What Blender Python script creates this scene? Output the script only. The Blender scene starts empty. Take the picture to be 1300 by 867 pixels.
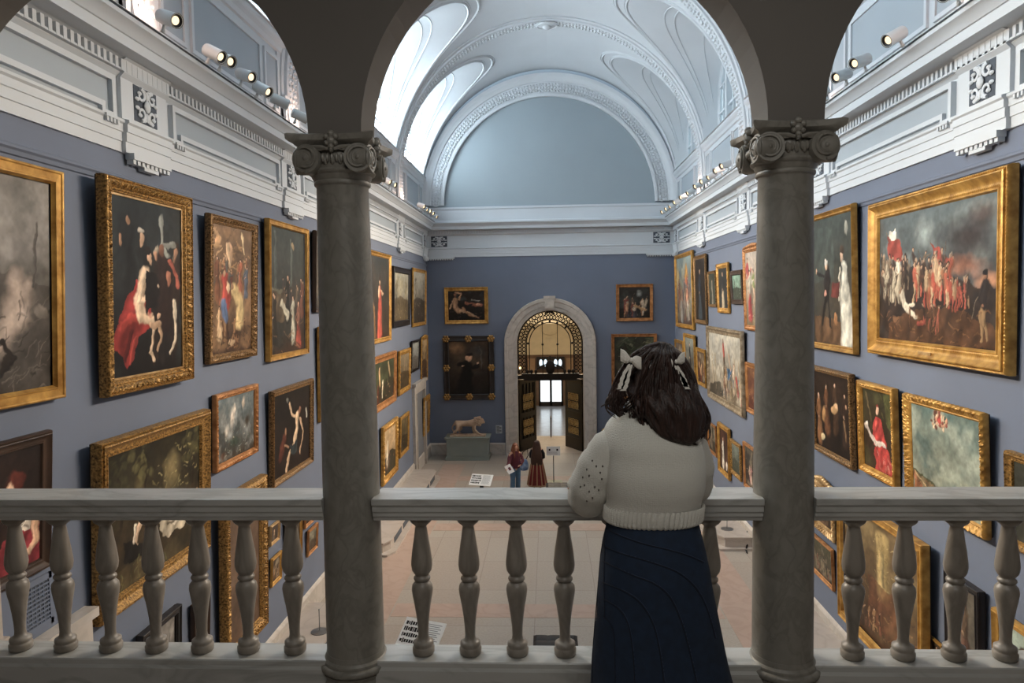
import bpy, math, random
import numpy as np
from mathutils import Vector, Matrix
from mathutils.bvhtree import BVHTree
random.seed(7)
PI = math.pi
SC = bpy.context.scene
COL = SC.collection

# ---------------------------------------------------------------- camera, world, light, exposure
CAM = Vector((0, 0, 6.4)); FPX = 907.38
YAW, PITCH, ROLL = .0516, .0574, -.0154
_f = Vector((-math.sin(YAW)*math.cos(PITCH), math.cos(YAW)*math.cos(PITCH), -math.sin(PITCH)))
_r = Vector((math.cos(YAW), math.sin(YAW), 0)); _u = _r.cross(_f)
_r2 = math.cos(ROLL)*_r + math.sin(ROLL)*_u; _u2 = -math.sin(ROLL)*_r + math.cos(ROLL)*_u
cd = bpy.data.cameras.new('camera'); cam = bpy.data.objects.new('camera', cd); COL.objects.link(cam)
cd.sensor_width = 36; cd.lens = FPX/1300*36; cd.clip_start = .05; cd.clip_end = 300
m = Matrix((_r2, _u2, -_f)).transposed().to_4x4(); m.translation = CAM; cam.matrix_world = m
SC.camera = cam
W = bpy.data.worlds.new('world'); SC.world = W; W.use_nodes = True
W.node_tree.nodes['Background'].inputs[0].default_value = (.75, .87, 1, 1)
W.node_tree.nodes['Background'].inputs[1].default_value = .6
SC.view_settings.view_transform = 'Standard'; SC.view_settings.look = 'None'
SC.view_settings.exposure = 1.5; SC.view_settings.gamma = 1.0; SC.view_settings.use_curve_mapping = False
LEFT_PANE, RIGHT_PANE = 6.8, .3        # daylight glowing in the clerestory glass
SPOT_W = 270                              # each track lamp
def lamp(kind, name, loc, energy, color, size=.1, target=None, **kw):
    ld = bpy.data.lights.new(name, kind); ld.energy = energy; ld.color = color
    if kind == 'AREA':
        ld.shape = 'RECTANGLE'; ld.size = size; ld.size_y = kw.pop('size_y', size)
    else: ld.shadow_soft_size = size
    for k, v in kw.items(): setattr(ld, k, v)
    o = bpy.data.objects.new(name, ld); COL.objects.link(o); o.location = loc
    if target is not None:
        o.rotation_euler = (Vector(target)-Vector(loc)).to_track_quat('-Z', 'Y').to_euler()
    return o
# added unseen fill lamp brightening the balcony foreground; the lamps of the lobby beyond the far door
lamp('AREA', 'balcony_fill_light', (.3, .2, 8.3), 15, (1, .96, .9), 1.6, (0.3, 1.2, 4.5))
lamp('AREA', 'lobby_ceiling_light', (.1, 44, 9.2), 520, (1, .90, .76), 6, (.1, 44, 0), size_y=14)
lamp('POINT', 'doorway_lamp', (.05, 31.6, 5.6), 60, (1, .74, .45), .15)

# ---------------------------------------------------------------- helpers
for _y in (24.15, 19.0, 13.9, 8.75):      # warm lamps tucked on the cornice at the foot of each rib
    for _x in (-4.6, 4.72): lamp('POINT', 'cornice_lamp', (_x, _y-.1, 9.95), 6, (1, .66, .5), .06)
def at(x, y, Y):
    "world point seen at photo pixel x, y on the plane at distance Y"
    d = _r2*((x-650)/FPX) + _u2*(-(y-433.5)/FPX) + _f
    return CAM + d*(Y/d.y)
def ray(x, y):
    return (_r2*((x-650)/FPX) + _u2*(-(y-433.5)/FPX) + _f).normalized()
def tag(o, label=None, cat=None, group=None, kind=None):
    if label: o['label'] = label
    if cat: o['category'] = cat
    if group: o['group'] = group
    if kind: o['kind'] = kind
    return o
def empty(name, loc=(0, 0, 0), rot=(0, 0, 0)):
    o = bpy.data.objects.new(name, None); COL.objects.link(o); o.location = loc; o.rotation_euler = rot
    o.empty_display_size = .1
    return o
def copy_tree(o, parent=None):
    c = o.copy(); COL.objects.link(c); c.parent = parent
    for ch in list(o.children): copy_tree(ch, c)
    return c
class MB:
    def __init__(s): s.v = []; s.f = []
    def add(s, vs, fs):
        n = len(s.v); s.v += [tuple(p) for p in vs]; s.f += [tuple(i+n for i in f) for f in fs]; return s
    def box(s, a, b):
        (x0, y0, z0), (x1, y1, z1) = a, b
        x0, x1 = min(x0, x1), max(x0, x1); y0, y1 = min(y0, y1), max(y0, y1); z0, z1 = min(z0, z1), max(z0, z1)
        return s.add([(x0,y0,z0),(x1,y0,z0),(x1,y1,z0),(x0,y1,z0),(x0,y0,z1),(x1,y0,z1),(x1,y1,z1),(x0,y1,z1)],
            [(0,3,2,1),(4,5,6,7),(0,1,5,4),(1,2,6,5),(2,3,7,6),(3,0,4,7)])
    def rings(s, R, close=True, cap=True):
        n = len(R[0]); vs = [p for r in R for p in r]; fs = []
        for i in range(len(R)-1):
            for j in range(n if close else n-1):
                k = (j+1) % n; fs.append((i*n+j, i*n+k, (i+1)*n+k, (i+1)*n+j))
        if cap and close:
            fs.append(tuple(range(n))[::-1]); fs.append(tuple((len(R)-1)*n+j for j in range(n)))
        return s.add(vs, fs)
    def lathe(s, prof, c=(0,0,0), n=32, cap=True):
        return s.rings([[(c[0]+r*math.cos(2*PI*j/n), c[1]+r*math.sin(2*PI*j/n), c[2]+z) for j in range(n)] for r, z in prof], cap=cap)
    def tube(s, pts, r, n=8, closed=False, flat=1.0):
        P = [Vector(p) for p in pts]; R = []; N = len(P); up = None
        for i, p in enumerate(P):
            a = P[(i-1) % N] if (closed or i > 0) else P[i]; b = P[(i+1) % N] if (closed or i < N-1) else P[i]
            d = (b-a); d = d.normalized() if d.length > 1e-9 else Vector((0,0,1))
            if up is None: up = Vector((0,0,1)) if abs(d.z) < .9 else Vector((1,0,0))
            x = d.cross(up); x = x.normalized() if x.length > 1e-6 else d.orthogonal().normalized()
            up = x.cross(d).normalized()
            rr = r[i] if isinstance(r, (list, tuple)) else r
            R.append([p + x*(rr*math.cos(2*PI*j/n)) + up*(rr*flat*math.sin(2*PI*j/n)) for j in range(n)])
        if closed: R.append(R[0]); return s.rings(R, cap=False)
        return s.rings(R)
    def ball(s, c, r, n=12, m=8):
        if not isinstance(r, (tuple, list)): r = (r, r, r)
        return s.rings([[(c[0]+r[0]*math.sin(t)*math.cos(2*PI*j/n), c[1]+r[1]*math.sin(t)*math.sin(2*PI*j/n), c[2]-r[2]*math.cos(t)) for j in range(n)]
            for t in [max(.02, min(PI-.02, PI*i/m)) for i in range(m+1)]])
    def xf(s, M):
        s.v = [tuple(M @ Vector(p)) for p in s.v]; return s
    def join(s, o): return s.add(o.v, o.f)
    def mesh(s, name, mat=None, smooth=True, angle=38):
        me = bpy.data.meshes.new(name); me.from_pydata(s.v, [], s.f); me.update()
        if smooth:
            me.polygons.foreach_set('use_smooth', [True]*len(me.polygons))
            try: me.set_sharp_from_angle(angle=math.radians(angle))
            except Exception: pass
        if mat: me.materials.append(mat)
        return me
    def build(s, name, mat=None, parent=None, smooth=True, angle=38):
        o = bpy.data.objects.new(name, s.mesh(name, mat, smooth, angle)); COL.objects.link(o)
        if parent is not None: o.parent = parent
        return o
def struct(o): o['kind'] = 'structure'; return o
def fixnormals(o):
    import bmesh
    b = bmesh.new(); b.from_mesh(o.data); bmesh.ops.recalc_face_normals(b, faces=b.faces); b.to_mesh(o.data); b.free(); return o

# ---------------------------------------------------------------- materials
def srgb(h):
    if isinstance(h, str): h = [int(h[i:i+2], 16)/255 for i in (0, 2, 4)]
    return tuple(c/12.92 if c <= .04045 else ((c+.055)/1.055)**2.4 for c in h)
def newmat(name):
    M = bpy.data.materials.new(name); M.use_nodes = True; nt = M.node_tree
    return M, nt, nt.nodes['Principled BSDF']
def mat(name, color, rough=.6, metal=0, var=.06, vscale=3, bump=0, bscale=40, color2=None, detail=5, spec=.5, stretch=None, voronoi=False, bdist=.01):
    "plain surface: noise between two shades, optional bump"
    M, nt, B = newmat(name); N = nt.nodes.new; L = nt.links.new
    c = srgb(color); c2 = srgb(color2) if color2 else tuple(x*(1-3*var) for x in c)
    tc = N('ShaderNodeTexCoord'); src = tc.outputs['Object']
    if stretch:
        mp = N('ShaderNodeMapping'); mp.inputs['Scale'].default_value = stretch; L(src, mp.inputs['Vector']); src = mp.outputs[0]
    n = N('ShaderNodeTexNoise'); n.inputs['Scale'].default_value = vscale; n.inputs['Detail'].default_value = detail; L(src, n.inputs['Vector'])
    r = N('ShaderNodeValToRGB'); r.color_ramp.elements[0].position = .3; r.color_ramp.elements[1].position = .7
    r.color_ramp.elements[0].color = (*c2, 1); r.color_ramp.elements[1].color = (*c, 1)
    L(n.outputs['Fac'], r.inputs[0]); L(r.outputs[0], B.inputs['Base Color'])
    B.inputs['Roughness'].default_value = rough; B.inputs['Metallic'].default_value = metal
    B.inputs['Specular IOR Level'].default_value = spec
    if bump:
        if voronoi:
            n2 = N('ShaderNodeTexVoronoi'); n2.inputs['Scale'].default_value = bscale; out = n2.outputs['Distance']
        else:
            n2 = N('ShaderNodeTexNoise'); n2.inputs['Scale'].default_value = bscale; n2.inputs['Detail'].default_value = 3; out = n2.outputs['Fac']
        L(src, n2.inputs['Vector']); b = N('ShaderNodeBump'); b.inputs['Strength'].default_value = bump; b.inputs['Distance'].default_value = bdist
        L(out, b.inputs['Height']); L(b.outputs[0], B.inputs['Normal'])
    return M
def marble(name, base, vein, rough=.35, scale=1.5, stretch=(1,1,1), amt=.5, base2=None):
    M, nt, B = newmat(name); N = nt.nodes.new; L = nt.links.new
    tc = N('ShaderNodeTexCoord'); mp = N('ShaderNodeMapping'); mp.inputs['Scale'].default_value = stretch; L(tc.outputs['Object'], mp.inputs[0])
    n = N('ShaderNodeTexNoise'); n.inputs['Scale'].default_value = scale; n.inputs['Detail'].default_value = 8; n.inputs['Distortion'].default_value = 1.2; L(mp.outputs[0], n.inputs['Vector'])
    r = N('ShaderNodeValToRGB'); e = r.color_ramp.elements; e[0].position = .44; e[0].color = (1,1,1,1); e[1].position = .56; e[1].color = (1,1,1,1)
    k = e.new(.5); k.color = (0,0,0,1)
    L(n.outputs['Fac'], r.inputs[0])
    n2 = N('ShaderNodeTexNoise'); n2.inputs['Scale'].default_value = scale*2.7; n2.inputs['Detail'].default_value = 6; L(mp.outputs[0], n2.inputs['Vector'])
    mx2 = N('ShaderNodeMix'); mx2.data_type = 'RGBA'; mx2.inputs['A'].default_value = (*srgb(base), 1); mx2.inputs['B'].default_value = (*srgb(base2 or base), 1); L(n2.outputs['Fac'], mx2.inputs['Factor'])
    mth = N('ShaderNodeMath'); mth.operation = 'MULTIPLY_ADD'; mth.inputs[1].default_value = -amt; mth.inputs[2].default_value = amt; L(r.outputs[0], mth.inputs[0])
    mx = N('ShaderNodeMix'); mx.data_type = 'RGBA'; L(mx2.outputs['Result'], mx.inputs['A']); mx.inputs['B'].default_value = (*srgb(vein), 1); L(mth.outputs[0], mx.inputs['Factor'])
    L(mx.outputs['Result'], B.inputs['Base Color']); B.inputs['Roughness'].default_value = rough
    return M
def emit(name, color, strength):
    M = bpy.data.materials.new(name); M.use_nodes = True; nt = M.node_tree; nt.nodes.clear()
    e = nt.nodes.new('ShaderNodeEmission'); e.inputs[0].default_value = (*color, 1); e.inputs[1].default_value = strength
    o = nt.nodes.new('ShaderNodeOutputMaterial'); nt.links.new(e.outputs[0], o.inputs[0]); return M

M_blue = mat('blue_wall_paint', '6c7587', .75, var=.03, vscale=.8)
M_white = mat('cool_white_plaster', 'c9ced3', .6, var=.02, vscale=.7)
M_panel = mat('grey_panel_plaster', 'a3acb4', .65, var=.02, vscale=.7)
M_lun = mat('grey_lunette_plaster', '97a3aa', .7, var=.03, vscale=.4)
M_carve = mat('carved_white_plaster', 'ccd3d8', .6, var=.03, bump=.9, bscale=9, voronoi=True, bdist=.03)
M_arc = mat('arcade_plaster', '706c67', .85, var=.04, vscale=1.2)
M_stone = marble('brown_grey_limestone', '908d85', '5a564f', .42, 9, (1,1,.7), .3, '737068')
M_base = marble('balustrade_limestone', '9c948a', '5c554c', .4, 3.5, (1,1,.6), .4, '7d776e')
M_rail = marble('grey_rail_marble', 'bcbcb8', '77766f', .3, 2.5, (.6,2,2), .4, 'a9a9a5')
M_marb = marble('cream_wall_marble', 'c5beb6', '8d877f', .35, 1.2, (1,1,1), .35, 'b8b0a8')
M_lightmarb = marble('pale_plinth_marble', 'bcb3aa', '8f8479', .4, 1.0, (1,1,2), .3, 'ada299')
M_bronze = mat('dark_bronze', '2e261f', .42, .5, var=.1, vscale=8)
M_brass = mat('gilt_bronze', 'c4a368', .4, .6, var=.1, vscale=8)
M_dark = mat('black_metal', '16171a', .45, .2, var=.05)
M_chrome = mat('brushed_steel', '8d8f90', .3, .8, var=.05)
M_lampw = mat('white_lamp_enamel', 'c9cfd2', .4, var=.02)
# ================================================================ THE SETTING
XL, XR, D = -5.01, 5.14, 29.37
XC, VR, VZ = .065, 5.1, 10.5
Y0 = 3.32                                # hall side of the arcade wall
BAYS = [29.2, 24.15, 19.0, 13.9, 8.75, 3.6]
# ---- floor of large stone tiles with rose bands
def floor_mat():
    M, nt, B = newmat('stone_tile_floor'); N = nt.nodes.new; L = nt.links.new
    tc = N('ShaderNodeTexCoord'); br = N('ShaderNodeTexBrick')
    mp = N('ShaderNodeMapping'); mp.inputs['Location'].default_value = (.35, .3, 0); L(tc.outputs['Object'], mp.inputs[0]); L(mp.outputs[0], br.inputs[0])
    br.offset = .0; br.inputs['Scale'].default_value = 1; br.inputs['Brick Width'].default_value = 1.3; br.inputs['Row Height'].default_value = 1.75
    br.inputs['Mortar Size'].default_value = .008; br.inputs['Color1'].default_value = (*srgb('aca59b'), 1); br.inputs['Color2'].default_value = (*srgb('a69b90'), 1)
    br.inputs['Mortar'].default_value = (*srgb('928980'), 1)
    n = N('ShaderNodeTexNoise'); n.inputs['Scale'].default_value = 22; n.inputs['Detail'].default_value = 6; L(tc.outputs['Object'], n.inputs['Vector'])
    mx = N('ShaderNodeMix'); mx.data_type = 'RGBA'; mx.blend_type = 'MULTIPLY'; mx.inputs['Factor'].default_value = .35
    r = N('ShaderNodeValToRGB'); r.color_ramp.elements[0].color = (.62,.6,.57,1); r.color_ramp.elements[1].color = (1,1,1,1); r.color_ramp.elements[0].position = .3; r.color_ramp.elements[1].position = .65
    L(n.outputs['Fac'], r.inputs[0]); L(br.outputs['Color'], mx.inputs['A']); L(r.outputs[0], mx.inputs['B'])
    L(mx.outputs['Result'], B.inputs['Base Color']); B.inputs['Roughness'].default_value = .5
    return M
M_floor = floor_mat()
M_rose = marble('rose_band_stone', 'b59f92', '97806f', .5, 1.3, (1,1,1), .3, 'ab9587')
struct(MB().box((XL-.3, Y0-.2, -.2), (XR+.3, D+.25, 0)).build('floor', M_floor, smooth=False))
m = MB()
for y in (7.6, 14.4, 19.85, 25.4): m.box((-3.3, y-.32, 0), (3.45, y+.32, .004))
for x in (-3.75, 3.9): m.box((x-.42, 5, 0), (x+.42, 27.6, .005))
struct(m.build('trim_1', M_rose, smooth=False))
# ---- blue walls
struct(MB().box((XL-.25, Y0-.2, 0), (XL, D+.2, 8.3)).build('wall_left', M_blue, smooth=False))
struct(MB().box((XR, Y0-.2, 0), (XR+.25, D+.2, 8.3)).build('wall_right', M_blue, smooth=False))
# far wall with the arched doorway cut out
DX, DW, DZ = .045, 1.39, 4.6
def wall_with_arch(xa, xb, z0, z1, cx, w, zs, ya, yb, name, material, n=32):
    arc = [(cx+w*math.cos(PI-PI*i/n), zs+w*math.sin(PI*i/n)) for i in range(n+1)]
    inner = [(cx-w, z0)]+arc+[(cx+w, z0)]
    outer = []
    for (x, z) in inner:
        if z <= zs+1e-6: outer.append((xa if x < cx else xb, z))
        else:
            dx, dz = x-cx, z-zs; t = min(((xb-cx) if dx > 0 else (cx-xa))/max(abs(dx), 1e-9), (z1-zs)/dz); outer.append((cx+dx*t, zs+dz*t))
    m = MB(); N = len(inner)
    for k in range(N-1):
        a, b, c, d = inner[k], inner[k+1], outer[k+1], outer[k]
        m.add([(a[0],ya,a[1]),(b[0],ya,b[1]),(c[0],ya,c[1]),(d[0],ya,d[1])], [(0,1,2,3)])
        m.add([(a[0],yb,a[1]),(b[0],yb,b[1]),(c[0],yb,c[1]),(d[0],yb,d[1])], [(3,2,1,0)])
        m.add([(a[0],ya,a[1]),(b[0],ya,b[1]),(b[0],yb,b[1]),(a[0],yb,a[1])], [(0,3,2,1)])
    # the two corner pieces above
    for cxn, s in ((xa, -1), (xb, 1)):
        for y in (ya, yb):
            # the segment where the outline turns the corner
            for k in range(N-1):
                c, d = outer[k], outer[k+1]
                if (abs(c[0]-cxn) < 1e-6) != (abs(d[0]-cxn) < 1e-6) and max(c[1], d[1]) > zs:
                    m.add([(c[0],y,c[1]),(d[0],y,d[1]),(cxn,y,z1)], [(0,1,2)])
    return m.build(name, material, smooth=False)
struct(wall_with_arch(XL-.2, XR+.2, 0, 8.35, DX, DW, DZ, D, D+.5, 'wall_far', M_blue))
# grey lunette wall above
struct(MB().box((XL-.5, D+.02, 8.3), (XR+.5, D+.4, 16.2)).build('wall_far', M_lun, smooth=False))
# ---- entablature
PROF = [(0,8.21),(.03,8.21),(.03,8.33),(.045,8.335),(.045,8.44),(.06,8.445),(.06,8.53),(.085,8.55),(.085,8.58),(.0,8.6),
        (.0,9.08),(.03,9.11),(.05,9.13),(.05,9.28),(.09,9.30),(.12,9.305),(.32,9.31),(.32,9.43),(.34,9.435),(.36,9.47),(.41,9.53),(.45,9.55),(.45,9.60),(.0,9.62)]
def extrude_profile(m, prof, P0, P1, out, ext0=0, ext1=0):
    "sweeps (projection, height) from P0 to P1, projecting along out"
    P0, P1, out = Vector(P0), Vector(P1), Vector(out); d = (P1-P0).normalized()
    A = [P0 + out*p + d*(ext0*p) + Vector((0,0,z)) for p, z in prof]; B = [P1 + out*p - d*(ext1*p) + Vector((0,0,z)) for p, z in prof]
    n = len(prof); m.add(A+B, [(i, i+1, n+i+1, n+i) for i in range(n-1)])
def side_entab(name, X, s):
    m = MB(); extrude_profile(m, PROF, (X, Y0, 0), (X, D, 0), (s, 0, 0), 0, 1)
    y = Y0+.05
    while y < D-.12:                       # key-pattern dentils
        m.box((X+s*.04, y, 9.14), (X+s*.105, y+.055, 9.27)); m.box((X+s*.04, y+.055, 9.14), (X+s*.10, y+.11, 9.165)); y += .11
    return struct(fixnormals(m.build(name, M_white, angle=25)))
side_entab('trim_2', XL, 1); side_entab('trim_3', XR, -1)
m = MB(); extrude_profile(m, PROF, (XL, D, 0), (XR, D, 0), (0, -1, 0), 1, 1)
x = XL+.15
while x < XR-.2:
    m.box((x, D-.04, 9.14), (x+.055, D-.105, 9.27)); m.box((x+.055, D-.04, 9.14), (x+.11, D-.10, 9.165)); x += .11
# blocking course under the lunette
extrude_profile(m, [(.12,9.6),(.12,9.66),(.1,9.68),(.1,10.12),(.13,10.14),(.13,10.22),(.0,10.24)], (XL, D, 0), (XR, D, 0), (0,-1,0))
struct(fixnormals(m.build('trim_4', M_white, angle=25)))
# pilaster blocks with carved squares, and long sunk panels
PIL = [3.75, 8.77, 13.84, 18.97, 24.1, 28.95]
def carving():
    "scrolling leaf relief in a unit square, x right, z up, y towards -1 (out)"
    m = MB()
    def scroll(cx, cz, r, a0, turns, w):
        pts = []; rr = []
        for i in range(14):
            t = i/13; a = a0+turns*2*PI*t; q = r*(1-.8*t); pts.append((cx+q*math.cos(a), -.02, cz+q*math.sin(a))); rr.append(w*(1-.5*t))
        m.tube(pts, rr, 6)
    for sx in (-1, 1):
        for sz in (-1, 1):
            scroll(sx*.25, sz*.24, .2, PI/2 if sz > 0 else -PI/2, sx*sz*.9, .06)
            for k in range(3):
                a = math.atan2(sz, sx)+(k-1)*.5; m.ball((.38*math.cos(a)*1.1, -.02, .38*math.sin(a)*1.1), (.09, .05, .06), 8, 5)
    m.ball((0, -.04, 0), (.13, .08, .17), 10, 6); m.ball((0, -.03, .28), (.07, .05, .14), 8, 5); m.ball((0, -.03, -.3), (.07, .05, .13), 8, 5)
    return m
CARV = carving()
M_recess = mat('dark_grey_recess', '4b525c', .8, var=.03)  # flat dark grey backing for the carvings, platform slots and vent
def put(src, P, right, out, sx, sz, depth=1.0):
    "places a unit relief: right = its x, out = its -y"
    r, o = Vector(right), Vector(out); P = Vector(P); m = MB()
    m.v = [tuple(P + r*(v[0]*sx) - o*(v[1]*depth) + Vector((0,0,v[2]*sz))) for v in src.v]; m.f = list(src.f); return m
def pilasters(X, s, nm):
    mb = MB(); mp = MB(); mc = MB(); md = MB()
    for yc in PIL:
        h = .5; p = .05
        prof = [(q+p, z) for q, z in PROF if z <= 9.3]
        Y1 = min(yc+h, D-.09)
        extrude_profile(mb, [(0,8.205)]+prof, (X, yc-h, 0), (X, Y1, 0), (s,0,0))
        for yy in (yc-h, Y1):               # cheeks
            pts = [(X, yy, 8.205)]+[(X+s*q, yy, z) for q, z in prof]+[(X, yy, 9.3)]
            mb.add(pts, [tuple(range(len(pts)))])
        mb.box((X+s*.02, yc-.42, 8.14), (X+s*.13, yc+.42, 8.215))
        for k in range(9):
            yy = yc-.38+k*.095; mb.box((X+s*.03, yy-.03, 8.09), (X+s*.11, yy+.03, 8.14))
        mb.box((X+s*.02, yc-.16, 8.05), (X+s*.1, yc+.16, 8.1))
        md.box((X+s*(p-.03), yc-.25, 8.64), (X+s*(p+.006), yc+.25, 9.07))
        fr = [(yc-.27, 8.63), (yc+.27, 8.63), (yc+.27, 9.08), (yc-.27, 9.08)]
        mc.join(put(CARV, (X+s*(p+.012), yc, 8.855), (0, s, 0), (s, 0, 0), .5, .44, .35))
    for a, b in zip(PIL[:-1], PIL[1:]):
        y0, y1 = a+.66, b-.66
        z0, z1, e, dz = 8.68, 9.02, .2, .09
        path = [(y0, z0-dz), (y0+e, z0-dz), (y0+e, z0), (y1-e, z0), (y1-e, z0-dz), (y1, z0-dz), (y1, z1), (y0, z1)]
        for k in range(8):
            (ya, za), (yb, zb) = path[k], path[(k+1) % 8]
            w = .03+.0006*k; mb.box((X, min(ya,yb)-w, min(za,zb)-w), (X+s*(.06+.0012*k), max(ya,yb)+w, max(za,zb)+w))
        for yy in (y0+e/2, y1-e/2):
            mb.box((X+s*.05, yy-.13, z0-dz-.05), (X+s*.11, yy+.13, z0-dz-.02))
            for k in range(4): mb.box((X+s*.05, yy-.11+k*.065, z0-dz-.1), (X+s*.1, yy-.075+k*.065, z0-dz-.05))
        mp.box((X, y0, z0-dz), (X+s*.012, y1, z1))
    struct(fixnormals(mb.build('trim_%d' % nm, M_white, smooth=False)))
    struct(mp.build('trim_%d' % (nm+1), M_panel, smooth=False))
    struct(mc.build('trim_%d' % (nm+2), M_white, angle=60))
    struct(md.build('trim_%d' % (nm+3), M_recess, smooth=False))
pilasters(XL, 1, 5); pilasters(XR, -1, 9)
m = MB(); mb = MB(); md = MB()
for x in (-4.45, 4.6):                     # carved blocks on the far wall
    m.join(put(CARV, (x, D-.03, 8.855), (1,0,0), (0,-1,0), .66, .42, .35))
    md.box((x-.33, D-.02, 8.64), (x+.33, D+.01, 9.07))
    mb.box((x-.62, D, 8.14), (x+.62, D-.12, 8.215))
    for k in range(12): mb.box((x-.58+k*.1, D, 8.09), (x-.53+k*.1, D-.1, 8.14))
struct(m.build('trim_13', M_white, angle=60)); struct(mb.build('trim_14', M_white, smooth=False)); struct(md.build('trim_15', M_recess, smooth=False))
# blue picture rail
m = MB()
for X, s in ((XL, 1), (XR, -1)):
    extrude_profile(m, [(0,7.83),(.02,7.84),(.03,7.88),(.05,7.9),(.05,7.93),(0,7.95)], (X, Y0, 0), (X, D, 0), (s,0,0))
struct(fixnormals(m.build('trim_16', M_blue, smooth=False)))
# marble skirting
m = MB(); SK = [(0,.0),(.05,0),(.05,.44),(.03,.47),(.0,.5)]
extrude_profile(m, SK, (XL, Y0, 0), (XL, D, 0), (1,0,0)); extrude_profile(m, SK, (XR, Y0, 0), (XR, D, 0), (-1,0,0))
extrude_profile(m, SK, (XL, D, 0), (DX-1.9, D, 0), (0,-1,0)); extrude_profile(m, SK, (DX+1.9, D, 0), (XR, D, 0), (0,-1,0))
struct(fixnormals(m.build('baseboard_far', M_marb, smooth=False)))
# ---- attic, windows and vault
def attic(X, s, nm):
    mb = MB(); mp = MB()
    mb.box((X+s*.0, Y0, 9.58), (X-s*.3, D, 11.25))
    for a, b in zip(BAYS[1:], BAYS[:-1]):
        y0, y1 = a+.42, b-.42; L = y1-y0
        extrude_profile(mb, [(0,11.1),(.04,11.12),(.06,11.2),(.11,11.26),(.13,11.3),(.13,11.36),(-.3,11.37)], (X, a, 0), (X, b, 0), (s,0,0))
        extrude_profile(mb, [(.0,9.6),(.06,9.62),(.06,9.8),(.0,9.84)], (X, a, 0), (X, b, 0), (s,0,0))
        for (u, v) in ((.03, .17), (.22, .78), (.83, .97)):
            ya, yb, za, zb = y0+L*u, y0+L*v, 10.0, 10.95; w = .03
            for qi, q in enumerate((((ya, za), (yb, za)), ((yb, za), (yb, zb)), ((yb, zb), (ya, zb)), ((ya, zb), (ya, za)))):
                (p0, p1), (p2, p3) = q; w = .03+.0007*qi; mb.box((X, min(p0,p2)-w, min(p1,p3)-w), (X+s*(.035+.0012*qi), max(p0,p2)+w, max(p1,p3)+w))
            mp.box((X, ya, za), (X+s*.01, yb, zb))
    struct(fixnormals(mb.build('trim_%d' % nm, M_white, smooth=False))); struct(mp.build('trim_%d' % (nm+1), M_panel, smooth=False))
attic(XL, 1, 17); attic(XR, -1, 19)
M_paneL = emit('daylit_left_window_glass', (.80, .93, 1), LEFT_PANE)
M_paneR = emit('daylit_right_window_glass', (.66, .87, 1), RIGHT_PANE)
HB, TH0, TH1 = 2.02, .157, 1.08
HZ0, HZ1 = VZ+VR*math.sin(TH0), VZ+VR*math.sin(TH1)
def hole(yb, t, k=1.0):
    "point on the barrel along a window vault's edge; t 0..1 from near foot over the top to far foot; k widens it"
    a = PI*t; th = TH0+(TH1+k-1-TH0)*math.sin(a)**.8; y = yb-(HB+(k-1)*.45)*math.copysign(abs(math.cos(a))**.9, math.cos(a))
    return y, VZ+VR*math.sin(th)
def bx(z, r=VR): return math.sqrt(max(0, r*r-(z-VZ)**2))
vault = MB(); groin = MB(); mold = MB()
wi = 0
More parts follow.
